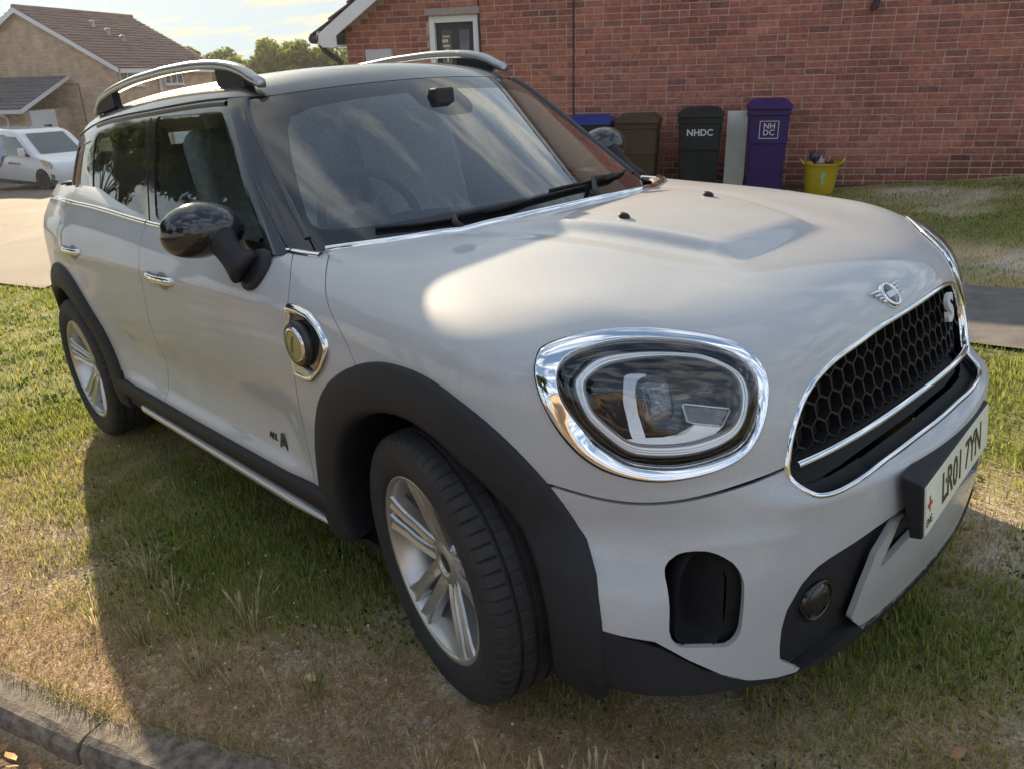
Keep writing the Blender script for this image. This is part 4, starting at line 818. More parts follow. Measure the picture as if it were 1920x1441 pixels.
TUFTS = [(-.62, -1.12, 26, .15, .06, 'dry pale seed head tuft in the shade left of the front wheel'), (-.93, -1.22, 22, .13, .07, 'straw coloured tuft in the middle of the shaded verge', .35), (-.80, -1.36, 30, .10, .08, 'grey green weedy tuft at the edge of the car shadow', .7), (-.40, -1.26, 24, .09, .07, 'low straw tuft near the kerb joint', .3), (-.22, -1.14, 18, .10, .05, 'green tuft beside the pale fallen leaf', .8), (.42, -1.02, 30, .11, .05, 'tan spiky tuft below the front tyre'), (.52, -.93, 36, .12, .05, 'bushy tan tuft under the bumper corner'), (.60, -.86, 16, .13, .04, 'thin bent straw tuft right of the bushy one'), (.80, -.72, 18, .11, .05, 'sparse straw tuft in front of the lower lip'), (.72, -.78, 20, .09, .06, 'short brown tuft below the bumper fang'), (.95, -.60, 14, .12, .05, 'single stalks standing on the shaded grass right of the bumper'), (-1.55, -1.28, 20, .09, .08, 'pale tuft at the shadow edge beside the sunny grass', .5), (-2.9, -1.6, 26, .08, .10, 'yellow green tuft on the sunny verge left of the shadow', .7), (1.25, 1.5, 24, .10, .10, 'sunlit tuft beside the path edge', .4), (.45, 2.25, 20, .14, .06, 'tall bleached stalks along the grey path', .1), (.36, -1.06, 26, .13, .06, 'bleached wispy tuft left of the tan spiky one', .0), (.48, -1.00, 20, .15, .05, 'tall bleached stalks at the lower picture edge', .0), (.66, -.90, 26, .12, .06, 'bleached wispy tuft between the bushy tuft and the lip', .0), (.74, -.86, 20, .15, .05, 'tall pale stalks at the lower edge right of the bumper fang', .0), (.20, -1.10, 24, .08, .07, 'low bleached tuft on the bare dirt', .0), (.05, -1.13, 18, .07, .07, 'flat straw tuft on the bare dirt beside the tyre', .1), (-.30, -1.20, 26, .08, .08, 'matted straw tuft between leaf and kerb', .1), (-.55, -1.30, 26, .12, .07, 'leaning straw tuft near the kerb', .2), (-1.15, -1.22, 24, .14, .07, 'pale seed head tuft deep in the shaded green', .2), (-1.05, -1.42, 26, .10, .08, 'low straw tuft on the shadow edge', .3)]  # EXTRA
# ================================================================ GROUND (the verge slopes down to the left and back, like the car)
def kerb_y(x):     # kerb line in the car frame: grass side edge
    return np.interp(x, [-30, -6, -3, -1.5, -1.027, -.508, -.129, .3, 1.0, 2.0, 4, 30], [-6.0, -3.05, -2.32, -1.835, -1.676, -1.497, -1.318, -1.13, -.98, -1.0, -1.2, -1.5]) - .35 * sstep(.2, 1.2, x)
def gz(x, y):
    z = .018 * (fbm(x * 1.7, y * 1.7, 3) - .5) * np.clip(1.5 - np.abs(x) * .02, 0, 1) + .010 * (fbm(x * 7, y * 7, 5, 3) - .5)
    near_w = np.exp(-((x - .02) ** 2 + (np.abs(y) - .82) ** 2) / .06) + np.exp(-((x + 2.67) ** 2 + (np.abs(y) - .82) ** 2) / .06)
    z = z * (1 - np.clip(near_w, 0, 1)) - .008 * np.clip(near_w, 0, 1)
    d = kerb_y(x) - y
    return z - .058 * sstep(.02, .10, d)
def dryness(x, y):
    d = y - kerb_y(x); n = fbm(x * 1.3 + 3, y * 1.6, 21, 4)
    v = .95 * np.exp(-np.maximum(d, 0) / .42) + (n - .5) * 2.0 + .12
    v += .75 * np.exp(-(((x - .85) / .6) ** 2 + ((y + .65) / .5) ** 2)) + .5 * np.exp(-(((x - .15) / .75) ** 2 + ((y + 1.1) / .25) ** 2)) - .55 * np.exp(-(((x + 1.2) / .9) ** 2 + ((y + 1.05) / .30) ** 2))
    v -= .25 * sstep(-2.2, -4.0, x) - .30 * np.exp(-(((x + 3.6) / 1.4) ** 2 + ((y + .9) / .5) ** 2))
    v += .35 * np.exp(-((y - 4.6) / .5) ** 2) - .25 * sstep(.6, 1.0, y) * (1 - sstep(2.2, 2.6, y))
    return np.clip(v, 0, 1)
def soilcol(x, y):
    t = dryness(x, y)[:, None]; n = fbm(x * 5, y * 5, 9, 4)[:, None]; n2 = fbm(x * 2.2 + 9, y * 2.2, 31, 3)[:, None]
    green = np.array([.19, .185, .075]); tan = np.array([.55, .41, .26]); bare = np.array([.54, .47, .42])
    c = green * (1 - t) + tan * t; gut_ = np.clip((kerb_y(x) - y - .10) * 20, 0, 1)[:, None] * np.clip(1 - (kerb_y(x) - y - .5) * 2, 0, 1)[:, None]; b = np.clip((n2 - .52) * 8, 0, 1) * t; c = c * (1 - b) + bare * b; c = c * (1 - gut_) + np.array([.20, .135, .08]) * gut_
    return c * (.8 + .4 * n)
def grid_axis(parts): return np.unique(np.concatenate([np.arange(a, b, h) for a, b, h in parts]).round(4))
gxs = grid_axis([(-160, -20, 8), (-20, -9, .6), (-9, -3.5, .12), (-3.5, 1.8, .04), (1.8, 5, .12), (5, 20, .8), (20, 160, 8)])
gys = grid_axis([(-160, -16, 8), (-16, -4, .8), (-4, -2.4, .12), (-2.4, 1.4, .04), (1.4, 4.5, .12), (4.5, 14, .6), (14, 160, 8)])
GX, GY = np.meshgrid(gxs, gys, indexing='ij'); gp_ = np.stack([GX.ravel(), GY.ravel()], 1); gzv = gz(gp_[:, 0], gp_[:, 1])
far = np.hypot(gp_[:, 0], gp_[:, 1]); gzv = gzv + .0002 * np.maximum(far - 40, 0) ** 1.5 * 0
i, j = np.meshgrid(np.arange(len(gxs) - 1), np.arange(len(gys) - 1), indexing='ij'); i = i.ravel(); j = j.ravel(); m_ = len(gys)
GF = np.stack([i * m_ + j, (i + 1) * m_ + j, (i + 1) * m_ + j + 1, i * m_ + j + 1], 1)
M_SOIL = mat('soil', rough=.95, spec=.1, noise=(120, .4), bump=(160, .006), attr='col')
tag(mk('ground', W(np.column_stack([gp_, gzv])), GF, M_SOIL, col=soilcol(gp_[:, 0], gp_[:, 1])), kind='structure')
def sheet(name, poly, z, m, kind='structure', sub=1):
    P = np.array([(x, y, z) for x, y in poly]); return tag(mk(name, W(P), [tuple(range(len(P)))], m, smooth=False), kind=kind)
M_ROAD = mat('asphalt_road', (.165, .130, .105), .9, noise=(1.2, .14), bump=(160, .004))  # one even warm grey-brown asphalt colour for both road sheets
M_PATH = mat('asphalt_path', (.16, .145, .135), .92, noise=(9, .22), bump=(190, .006))
sheet('road', [(-7.42, -.02), (-8.35, -.22), (-11.5, -1.0), (-40, -9), (-62, 8), (-52, 40), (-17, 17), (-12.5, 7.0), (-9.6, 2.2)], .022, M_ROAD)
xs = np.linspace(-8.2, 6, 60); lo = 2.38 + .02 * np.sin(xs * 5) + .015 * np.sin(xs * 17); hi = 3.52 + .03 * np.sin(xs * 4 + 1) + .02 * np.sin(xs * 13)
V = np.concatenate([np.column_stack([xs, lo, xs * 0 + .018]), np.column_stack([xs, hi, xs * 0 + .018])]); tag(mk('path', W(V), [(k, k + 1, 61 + k, 60 + k) for k in range(59)], M_PATH), kind='structure')
xs = np.linspace(-14, 14, 80); lo = kerb_y(xs) - .50; V = np.concatenate([np.column_stack([xs, lo, xs * 0 - .048]), np.column_stack([xs * 1.6, lo * 0 - 9.5, xs * 0 - .048])])
tag(mk('road', W(V), [(k, 80 + k, 81 + k, k + 1) for k in range(79)], M_ROAD), kind='structure')
# seam lines in the road
b = MB(); 
for (x0, y0), (x1, y1) in (((-11.0, -.42), (-16.5, 4.0)),):
    d = np.array([y1 - y0, -(x1 - x0)]); d = d / np.linalg.norm(d) * .02; b.add(W(np.array([(x0 + d[0], y0 + d[1], .0245), (x1 + d[0], y1 + d[1], .0245), (x1 - d[0], y1 - d[1], .0245), (x0 - d[0], y0 - d[1], .0245)])), [(0, 1, 2, 3)])
tag(b.build('road_seam', mat('tar', (.12, .10, .085), .8)), kind='structure')
# kerb of separate stones
M_KERB = mat('kerb_concrete', (.19, .155, .12), .95, noise=(38, .5), bump=(220, .003))
kerb = tag(bpy.data.objects.new('kerb', None), 'weathered concrete kerb along the near edge of the verge', 'kerb'); COL.objects.link(kerb); tag(kerb, kind='structure')
ks = np.linspace(-6.2, .62, 3000); kyy = kerb_y(ks); cum = np.concatenate([[0], np.cumsum(np.hypot(np.diff(ks), np.diff(kyy)))]); joints = np.arange(.37, cum[-1] - .9, .915)
for n_, s0 in enumerate(joints):
    t = np.linspace(s0 + .004, s0 + .911, 10); x = np.interp(t, cum, ks); y = kerb_y(x); T = np.gradient(np.stack([x, y], 1), axis=0); T /= np.linalg.norm(T, axis=1)[:, None]; Nn = np.stack([T[:, 1], -T[:, 0]], 1)
    rows = []; jit = RNG.normal(0, .004)
    for w, z in ((-.004, -.16), (-.004, .006), (.006, .014), (.078, .012), (.097, .004), (.110, -.014), (.118, -.16)):
        wob = .012 * (fbm(x * 13 + w * 90, y * 13, 40 + n_, 4) - .5); rows.append(np.column_stack([x + Nn[:, 0] * (w + wob), y + Nn[:, 1] * (w + wob), z + jit + wob + 0 * x]))
    V = np.concatenate(rows); F = [(a * 10 + k, a * 10 + k + 1, (a + 1) * 10 + k + 1, (a + 1) * 10 + k) for a in range(6) for k in range(9)] + [tuple(a * 10 for a in range(7)), tuple(a * 10 + 9 for a in range(7))[::-1]]
    mk('kerb_stone', W(V), F, M_KERB, kerb, smooth=False)
# ---------------------------------------------------------------- grass
M_GRASS = mat('grass_blade', rough=.6, spec=.25, attr='col', Transmission_Weight=0.)
def translucent(m):
    nt = m.node_tree; b = nt.nodes['Principled BSDF']; t = nt.nodes.new('ShaderNodeBsdfTranslucent'); a = [n for n in nt.nodes if n.type == 'ATTRIBUTE'][0]; mx = nt.nodes.new('ShaderNodeMixShader'); mx.inputs[0].default_value = .5
    nt.links.new(a.outputs['Color'], t.inputs[0]); nt.links.new(b.outputs[0], mx.inputs[1]); nt.links.new(t.outputs[0], mx.inputs[2]); nt.links.new(mx.outputs[0], nt.nodes['Material Output'].inputs[0])
translucent(M_GRASS)
GV_, GF3, GC = [], [], []; goff = [0]
def blades(x, y, L, wd_, lean, colr, flat=0.):
    n = len(x); z = gz(x, y) - .004; a = RNG.uniform(0, 2 * math.pi, n); d = np.stack([np.cos(a), np.sin(a)], 1); sd = np.stack([-d[:, 1], d[:, 0]], 1) * wd_[:, None] / 2
    up = np.cos(lean); ho = np.sin(lean); mid = .55; base = np.stack([x, y], 1)
    P = np.zeros((n, 5, 3)); P[:, 0, :2] = base - sd; P[:, 1, :2] = base + sd; P[:, 0, 2] = P[:, 1, 2] = z
    m2 = base + d * (L * mid * ho * .7)[:, None]; P[:, 2, :2] = m2 + sd * .8; P[:, 3, :2] = m2 - sd * .8; P[:, 2, 2] = P[:, 3, 2] = z + L * mid * np.maximum(up, .12) * 1.05
    P[:, 4, :2] = base + d * (L * ho)[:, None]; P[:, 4, 2] = z + L * np.maximum(up, .05)
    o = goff[0] + 5 * np.arange(n)[:, None]; GV_.append(P.reshape(-1, 3)); GF3.append((o + np.array([[0, 1, 2]])).reshape(-1, 3)); GF3.append((o + np.array([[0, 2, 3]])).reshape(-1, 3)); GF3.append((o + np.array([[3, 2, 4]])).reshape(-1, 3))
    c = np.repeat(colr[:, None, :], 5, 1); GC.append(c.reshape(-1, 3)); goff[0] += 5 * n
def scatter(x0, x1, y0, y1, n, L0, w0_, keep, tanb=0., gmin=.0):
    x = RNG.uniform(x0, x1, n); y = RNG.uniform(y0, y1, n); k = keep(x, y); x, y = x[k], y[k]; t = dryness(x, y); cl = fbm(x * 6, y * 6, 77, 3)
    live = RNG.random(len(x)) > np.clip(t * .9 + tanb, 0, .93); k = (RNG.random(len(x)) < np.where(live, 1 - .6 * t, .75)) & (RNG.random(len(x)) < np.clip(cl * 2.2 - .25, .15, 1)); x, y, t, live, cl = x[k], y[k], t[k], live[k], cl[k]; n = len(x)
    u = RNG.random((n, 1)); g1, g2, g3 = np.array([.12, .19, .034]), np.array([.29, .34, .065]), np.array([.48, .43, .14]); t1, t2 = np.array([.62, .47, .27]), np.array([.48, .34, .18])
    q = np.clip(u * 1.15 + t[:, None] * .5 - .1, 0, 1); g = np.where(q < .5, g1 + (g2 - g1) * q * 2, g2 + (g3 - g2) * (q - .5) * 2); c = np.where(live[:, None], g, t1 + (t2 - t1) * u) * RNG.uniform(.75, 1.2, (n, 1))
    L = L0 * RNG.uniform(.5, 1.25, n) * np.where(live, .75 + .6 * cl, .9); lean = np.where(live, np.abs(RNG.normal(.5, .35, n)), RNG.uniform(.7, 1.55, n)); blades(x, y, L, w0_ * RNG.uniform(.6, 1.3, n), lean, c)
okk = lambda x, y: (y > kerb_y(x) + .01) & ~((np.hypot(x, np.abs(y) - .80) < .11) | (np.hypot(x + 2.67, np.abs(y) - .80) < .11))
under = lambda x, y: okk(x, y) & ~((np.abs(y) < .62) & (x > -3.3) & (x < .55) & (RNG.random(len(x)) < .85))
scatter(-3.4, 1.5, -2.3, 1.0, 380000, .038, .0034, under)
def weeds(x0, x1, y0, y1, n, s0, keep):
    x = RNG.uniform(x0, x1, n); y = RNG.uniform(y0, y1, n); t = dryness(x, y); cl = fbm(x * 4 + 50, y * 4, 91, 3); k = keep(x, y) & (RNG.random(n) < (1 - t) * np.clip((cl - .38) * 5, 0, 1)); x, y = x[k], y[k]; n = len(x)
    c = np.where(RNG.random((n, 1)) < .6, np.array([.055, .105, .022]), np.array([.10, .15, .03])) * RNG.uniform(.7, 1.35, (n, 1)); blades(x, y, s0 * RNG.uniform(.6, 1.3, n), s0 * RNG.uniform(.5, .8, n), RNG.uniform(.5, 1.25, n), c)
weeds(-3.4, 1.5, -2.0, 1.0, 60000, .017, under); weeds(-9, -3.3, -3.5, .3, 30000, .028, okk); weeds(-.6, 3.4, .9, 2.42, 14000, .018, okk)
scatter(-9.5, -3.3, -3.9, .3, 70000, .045, .0055, lambda x, y: okk(x, y) & (y < .0 + (x + 7.6) * .2 + .25 * (x > -7.4) + 3 * (x > -7)))
scatter(-7.2, -3.3, -.2, 2.4, 16000, .045, .006, okk)
scatter(-.6, 3.4, .9, 2.42, 52000, .042, .0042, lambda x, y: y < 2.42 + .05 * np.sin(x * 9))
scatter(-6.5, 5.5, 3.46, 9.2, 190000, .034, .007, lambda x, y: (y > 3.5 + .06 * np.sin(x * 7)) & (W(np.stack([x, y, 0 * x], 1))[:, 1] < 8.02), .05)
scatter(-3.0, 1.5, -3.6, -1.0, 16000, .03, .004, lambda x, y: (y < kerb_y(x) - .14) & (y > kerb_y(x) - .9), .75)
# straw thatch lying flat where the verge is dry
x = RNG.uniform(-3.2, 1.6, 260000); y = RNG.uniform(-2.2, -.1, 260000); t = dryness(x, y); k = okk(x, y) & (RNG.random(len(x)) < t ** 1.3 * .9); x, y = x[k], y[k]; n = len(x)
c = (np.array([.66, .50, .30]) + (np.array([.48, .34, .20]) - np.array([.66, .50, .30])) * RNG.random((n, 1))) * RNG.uniform(.6, 1.15, (n, 1)); blades(x, y, RNG.uniform(.02, .085, n), RNG.uniform(.0014, .0030, n), RNG.uniform(1.2, 1.54, n), c)
x = RNG.uniform(-3.2, .5, 9000); d = np.abs(RNG.normal(0, .022, 9000)) - .028; y = kerb_y(x) + d; n = len(x); c = (np.array([.60, .45, .26]) * RNG.uniform(.55, 1.1, (n, 1))); c[RNG.random(n) < .25] = (.20, .24, .05)
GZ_ = gz; gz = lambda a, b: np.maximum(GZ_(a, b), -.0) ; blades(x, y, RNG.uniform(.02, .06, n), RNG.uniform(.0014, .003, n), RNG.uniform(.5, 1.5, n), c); gz = GZ_
tag(mk('grass', W(np.concatenate(GV_)), np.concatenate(GF3).astype(np.int32), M_GRASS, col=np.concatenate(GC)), kind='stuff')
# tall seeding grass tufts (each clump can be picked out)
M_STRAW = mat('dry_stalk', (.43, .33, .20), .8)
def tuft(x, y, n, h, spread, label, green=.2):
    V, F, C = [], [], []
    for k in range(int(n * 1.6)):
        a = RNG.uniform(0, 2 * math.pi); r = spread * 1.3 * RNG.random() ** .6; L = h * RNG.uniform(.4, 1.15); le = abs(RNG.normal(.28, .28)); d = np.array([math.cos(a), math.sin(a)]); bx, by = x + d[0] * r * .5, y + d[1] * r * .5
        p = [np.array([bx + d[0] * L * le * t ** 1.7, by + d[1] * L * le * t ** 1.7, float(gz(np.array([bx]), np.array([by]))[0]) - .005 + L * t * (1 - .3 * le * t)]) for t in (0, .4, .72, .86, 1)]
        w = RNG.uniform(.0008, .0017); gr = RNG.random() < green; col = np.array([.16, .21, .05]) if gr else np.array([.62, .50, .31]) * RNG.uniform(.65, 1.1); sd = np.array([-d[1], d[0], 0]) * w; head = (not gr) and RNG.random() < .5
        for q, (pp, ww) in enumerate(zip(p, (1, .9, .8, 2.6 if head else .6, .4))): V += [pp - sd * ww, pp + sd * ww]; C += [col * (1.12 if head and q > 2 else 1)] * 2
        o = len(V) - 10; F += [(o + 2 * q, o + 2 * q + 1, o + 2 * q + 3, o + 2 * q + 2) for q in range(4)]
    o = mk('grass_tuft', W(np.array(V)), F, M_GRASS, col=np.array(C), smooth=False); tag(o, label, 'grass tuft', 'tall grass tufts on the verge')
for a in TUFTS: tuft(*a)
# small broad leaves of weeds, and pale specks of clover heads and litter
b = MB(); 
for k in range(190):
    x, y = RNG.uniform(-2.9, 1.2), RNG.uniform(-1.7, -.75)
    if y < kerb_y(x) + .05: continue
    r = RNG.uniform(.0025, .006); c = np.array([x, y, float(gz(np.array([x]), np.array([y]))[0]) + RNG.uniform(.012, .035)])
    b.add(W(c + np.array([(r, 0, 0), (-r, 0, 0), (0, r, 0), (0, -r, 0), (0, 0, r), (0, 0, -r)])), [(0, 2, 4), (2, 1, 4), (1, 3, 4), (3, 0, 4), (2, 0, 5), (1, 2, 5), (3, 1, 5), (0, 3, 5)])
tag(b.build('clover_flowers', mat('clover_white', (.50, .49, .42), .8), smooth=True), kind='stuff')
def pebble(name, pts, rr, m, kind='stuff'):
    b = MB()
    for x, y in pts:
        r = rr * RNG.uniform(.4, 1.4); z = float(gz(np.array([x]), np.array([y]))[0]); q = RNG.uniform(.6, 1.3, 6); P = np.array([(r * q[0], 0, 0), (-r * q[1], 0, 0), (0, r * q[2], 0), (0, -r * q[3], 0), (0, 0, r * q[4] * .7), (0, 0, -r)]) @ rotm('Z', RNG.uniform(0, 6)).T + np.array([x, y, z + .002]); b.add(W(P), [(0, 2, 4), (2, 1, 4), (1, 3, 4), (3, 0, 4), (2, 0, 5), (1, 2, 5), (3, 1, 5), (0, 3, 5)])
    tag(b.build(name, m), kind=kind)
pts = []
while len(pts) < 420:
    x, y = RNG.uniform(-.9, 1.1), RNG.uniform(-1.5, -.7); d = y - kerb_y(x)
    if .02 < d < .45 and RNG.random() < .5: pts.append((x, y))
pebble('gravel', pts, .006, mat('stone_grey', (.33, .30, .28), .9, noise=(60, .3)))
pts = []
while len(pts) < 260:
    x, y = RNG.uniform(-2.2, -.2), RNG.uniform(-2.4, -1.4); d = kerb_y(x) - y
    if .13 < d < .45: pts.append((x, y))
pebble('gutter_grit', pts, .007, mat('grit_brown', (.22, .15, .09), .9))
def leaf(x, y, s, col, label, grp, ang, tilt=.25, name='fallen_leaf', dz=.012):
    a = rotm('Z', ang) @ rotm('X', tilt); P = np.array([(-1, 0, 0), (-.45, .42, .10), (.25, .46, .06), (1, 0, .12), (.25, -.46, .1), (-.45, -.42, .04), (-.1, 0, -.10), (-1.5, .02, .02)]) * s
    z = float(gz(np.array([x]), np.array([y]))[0]); o = mk(name, W(P @ a.T + np.array([x, y, z + dz])), [(0, 6, 1), (1, 6, 2), (2, 6, 3), (3, 6, 4), (4, 6, 5), (5, 6, 0), (0, 7, 6)], mat('leaf_' + col, {'straw': (.45, .38, .16), 'brown': (.30, .16, .07), 'amber': (.50, .26, .08)}[col], .7), smooth=False); tag(o, label, 'leaf', grp)
leaf(-.28, -1.115, .024, 'straw', 'pale straw coloured leaf lying on the dry grass beside the front tyre', 'fallen leaves', .3)
for k, (x, y, c) in enumerate(((-.80, -1.765, 'amber'), (-.72, -1.745, 'brown'), (-.67, -1.735, 'amber'), (-.84, -1.79, 'brown'), (-.58, -1.70, 'brown'), (-.75, -1.79, 'amber'), (-.63, -1.74, 'brown'), (-.53, -1.69, 'amber'))):
    leaf(x, y, .018 + .004 * (k % 3), c, 'dry curled %s leaf lying in the gutter below the kerb, %s' % (c, ('second from the corner', 'nearest the kerb joint', 'upper of the middle pair', 'by the picture edge', 'furthest right of the browns', 'lowest of all', 'lower of the middle pair', 'furthest right of the ambers')[k]), 'dry leaves in the gutter', k * 1.7, .5, dz=.02)
leaf(.985, -.335, .022, 'brown', 'curled brown leaf on the shaded grass right of the bumper', 'fallen leaves', 1.2, .8, dz=.03)
# ================================================================ BRICK HOUSE behind (world frame: wall faces -Y)
WY = 8.2
M_MORTAR = mat('mortar', (.47, .345, .285), .95, noise=(30, .2))
def brickmat():
    m = bpy.data.materials.new('brick_red'); m.use_nodes = True; nt = m.node_tree; b = nt.nodes['Principled BSDF']; L = nt.links; b.inputs['Roughness'].default_value = .92; b.inputs['Specular IOR Level'].default_value = .15
    oi = nt.nodes.new('ShaderNodeObjectInfo'); at = nt.nodes.new('ShaderNodeAttribute'); at.attribute_name = 'rnd'; ad = nt.nodes.new('ShaderNodeMath'); L.new(oi.outputs['Random'], ad.inputs[0]); L.new(at.outputs['Fac'], ad.inputs[1])
    fr = nt.nodes.new('ShaderNodeMath'); fr.operation = 'FRACT'; L.new(ad.outputs[0], fr.inputs[0]); rp = nt.nodes.new('ShaderNodeValToRGB'); L.new(fr.outputs[0], rp.inputs[0]); e = rp.color_ramp.elements; rp.color_ramp.interpolation = 'LINEAR'
    cols = [(0, (.40, .150, .108)), (.22, (.31, .112, .085)), (.4, (.42, .175, .12)), (.58, (.28, .112, .088)), (.74, (.37, .155, .105)), (.88, (.21, .095, .082)), (1, (.39, .142, .105))]
    e[0].position = 0; e[0].color = (*cols[0][1], 1); e[1].position = 1; e[1].color = (*cols[-1][1], 1)
    for p, c in cols[1:-1]: x = e.new(p); x.color = (*c, 1)
    ge = nt.nodes.new('ShaderNodeNewGeometry'); ns = nt.nodes.new('ShaderNodeTexNoise'); ns.inputs['Scale'].default_value = 22; ns.inputs['Detail'].default_value = 7; L.new(ge.outputs['Position'], ns.inputs['Vector']); mr = nt.nodes.new('ShaderNodeMapRange'); mr.inputs[1].default_value = .3; mr.inputs[2].default_value = .7; mr.inputs[3].default_value = .72; mr.inputs[4].default_value = 1.25; L.new(ns.outputs[0], mr.inputs[0])
    mm = nt.nodes.new('ShaderNodeMix'); mm.data_type = 'RGBA'; mm.blend_type = 'MULTIPLY'; mm.inputs[0].default_value = 1; L.new(rp.outputs[0], mm.inputs[6]); L.new(mr.outputs[0], mm.inputs[7])
    n2 = nt.nodes.new('ShaderNodeTexNoise'); n2.inputs['Scale'].default_value = .9; n2.inputs['Detail'].default_value = 5; L.new(ge.outputs['Position'], n2.inputs['Vector']); sz = nt.nodes.new('ShaderNodeSeparateXYZ'); L.new(ge.outputs['Position'], sz.inputs[0])
    dz = nt.nodes.new('ShaderNodeMapRange'); dz.inputs[1].default_value = .55; dz.inputs[2].default_value = .0; dz.inputs[3].default_value = .0; dz.inputs[4].default_value = .42; L.new(sz.outputs[2], dz.inputs[0]); s2 = nt.nodes.new('ShaderNodeMath'); s2.operation = 'ADD'; L.new(n2.outputs[0], s2.inputs[0]); L.new(dz.outputs[0], s2.inputs[1])
    st = nt.nodes.new('ShaderNodeMapRange'); st.inputs[1].default_value = .48; st.inputs[2].default_value = .85; st.inputs[3].default_value = 1.05; st.inputs[4].default_value = .55; L.new(s2.outputs[0], st.inputs[0]); m3 = nt.nodes.new('ShaderNodeMix'); m3.data_type = 'RGBA'; m3.blend_type = 'MULTIPLY'; m3.inputs[0].default_value = 1; L.new(mm.outputs[2], m3.inputs[6]); L.new(st.outputs[0], m3.inputs[7]); L.new(m3.outputs[2], b.inputs['Base Color'])
    bp = nt.nodes.new('ShaderNodeBump'); bp.inputs['Distance'].default_value = .004; L.new(ns.outputs[0], bp.inputs['Height']); L.new(bp.outputs[0], b.inputs['Normal']); return m
M_BRICK = brickmat()
house = thing('brick_house', 'red brick gable wall of a house behind the car with a white framed front door', 'house', (0, WY, 0))
EX, EZ, SL = -4.72, 2.03, math.tan(math.radians(33)); AXX = 1.6
def roofz(x): return EZ + SL * (np.minimum(x, 2 * AXX - x) - EX)
MXR = 2 * AXX - EX
# wall core with gable, door opening left free
DX0, DX1, DZ1 = -3.565, -2.915, 2.09
def wallbox(x0, x1, z0, z1, y0=.02, y1=.28): return MB().box(((x0 + x1) / 2, (y0 + y1) / 2, (z0 + z1) / 2), (x1 - x0, y1 - y0, z1 - z0))
b = MB(); poly = [(EX, -.8), (DX0, -.8), (DX0, DZ1), (DX1, DZ1), (DX1, -.8), (MXR, -.8), (MXR, EZ), (AXX, float(roofz(AXX))), (EX, EZ)]
b.prism(poly, .006, .28, lambda p, h: (p[0], h, p[1])); b.build('wall', M_MORTAR, house)
b = MB().box((EX + .14, 4.5, .6), (.26, 8.4, 2.85)).box((MXR - .14, 4.5, .6), (.26, 8.4, 2.85)).box((0.5 * (EX + MXR), 8.7, .6), (MXR - EX, .26, 2.85)); b.build('outer_wall', M_BRICK, house)
BL, BH, CH, CL = .215, .065, .075, .225
bm = MB().box((0, .0, 0), (BL, .034, BH)); brick_me = None
def brick_mesh(w):
    x, z = w / 2, BH / 2; V = [(-x, -.0, -z), (x, 0, -z), (x, 0, z), (-x, 0, z), (-x, .03, -z), (x, .03, -z), (x, .03, z), (-x, .03, z)]; e = .004
    V = [(-x, .0, -z), (x, 0, -z), (x, 0, z), (-x, 0, z)]; V = [(-x + e, -.0, -z + e), (x - e, 0, -z + e), (x - e, 0, z - e), (-x + e, 0, z - e), (-x, .005, -z), (x, .005, -z), (x, .005, z), (-x, .005, z), (-x, .034, -z), (x, .034, -z), (x, .034, z), (-x, .034, z)]
    F = [(0, 1, 2, 3)] + [(k, 4 + k, 4 + (k + 1) % 4, (k + 1) % 4) for k in range(4)] + [(4 + k, 8 + k, 8 + (k + 1) % 4, 4 + (k + 1) % 4) for k in range(4)]; return V, F
cells = []
for r_ in range(-9, 44):
    z = r_ * CH + .0375; x = EX + (0 if r_ % 2 else -.1125); q = np.random.default_rng(900 + r_)
    while x < 5.6:
        w = CL if q.random() > .13 else CL / 2
        x0, x1 = max(x, EX), min(x + w, MXR)
        if z + .03 < roofz(np.array(x0)) and z + .03 < roofz(np.array(x1)) and x1 - x0 > .05:
            if z < DZ1 + .02 and x1 > DX0 - .0 and x0 < DX1 + .0:
                if x0 < DX0 - .05: cells.append((x0, DX0, z))
                if x1 > DX1 + .05: cells.append((DX1, x1, z))
            else: cells.append((x0, x1, z))
        x += w
cells = np.array(cells); cx = (cells[:, 0] + cells[:, 1]) / 2
score = np.hypot(cx - 2.6, (cells[:, 2] - 1.0) * 1.0) + 9 * ((cells[:, 1] - cells[:, 0] < .2) | (cells[:, 2] < .06)); order = np.argsort(score); single = set(order[:298].tolist())
pro = MB(); bv, bf = brick_mesh(BL); pro.add(bv, bf); p0 = None; SV, SF, SRN = [], [], []
for k, (x0, x1, z) in enumerate(cells):
    dy = RNG.normal(0, .0016); w = x1 - x0 - .010
    if k in single:
        if p0 is None: o = p0 = pro.build('brick', M_BRICK, house)
        else: o = p0.copy(); COL.objects.link(o)
        o.location = ((x0 + x1) / 2, dy - .0, z); o.rotation_euler = (0, RNG.normal(0, .003), 0)
    else:
        v, f_ = brick_mesh(w); o_ = len(SV); SV += [(p[0] + (x0 + x1) / 2, p[1] + dy, p[2] + z) for p in v]; SF += [tuple(i + o_ for i in q) for q in f_]; SRN += [RNG.random()] * len(v)
st = mk('brickwork', np.array(SV), np.array(SF), M_BRICK, house, smooth=False); st['kind'] = 'stuff'; a = st.data.attributes.new('rnd', 'FLOAT', 'POINT'); a.data.foreach_set('value', np.array(SRN, np.float32))
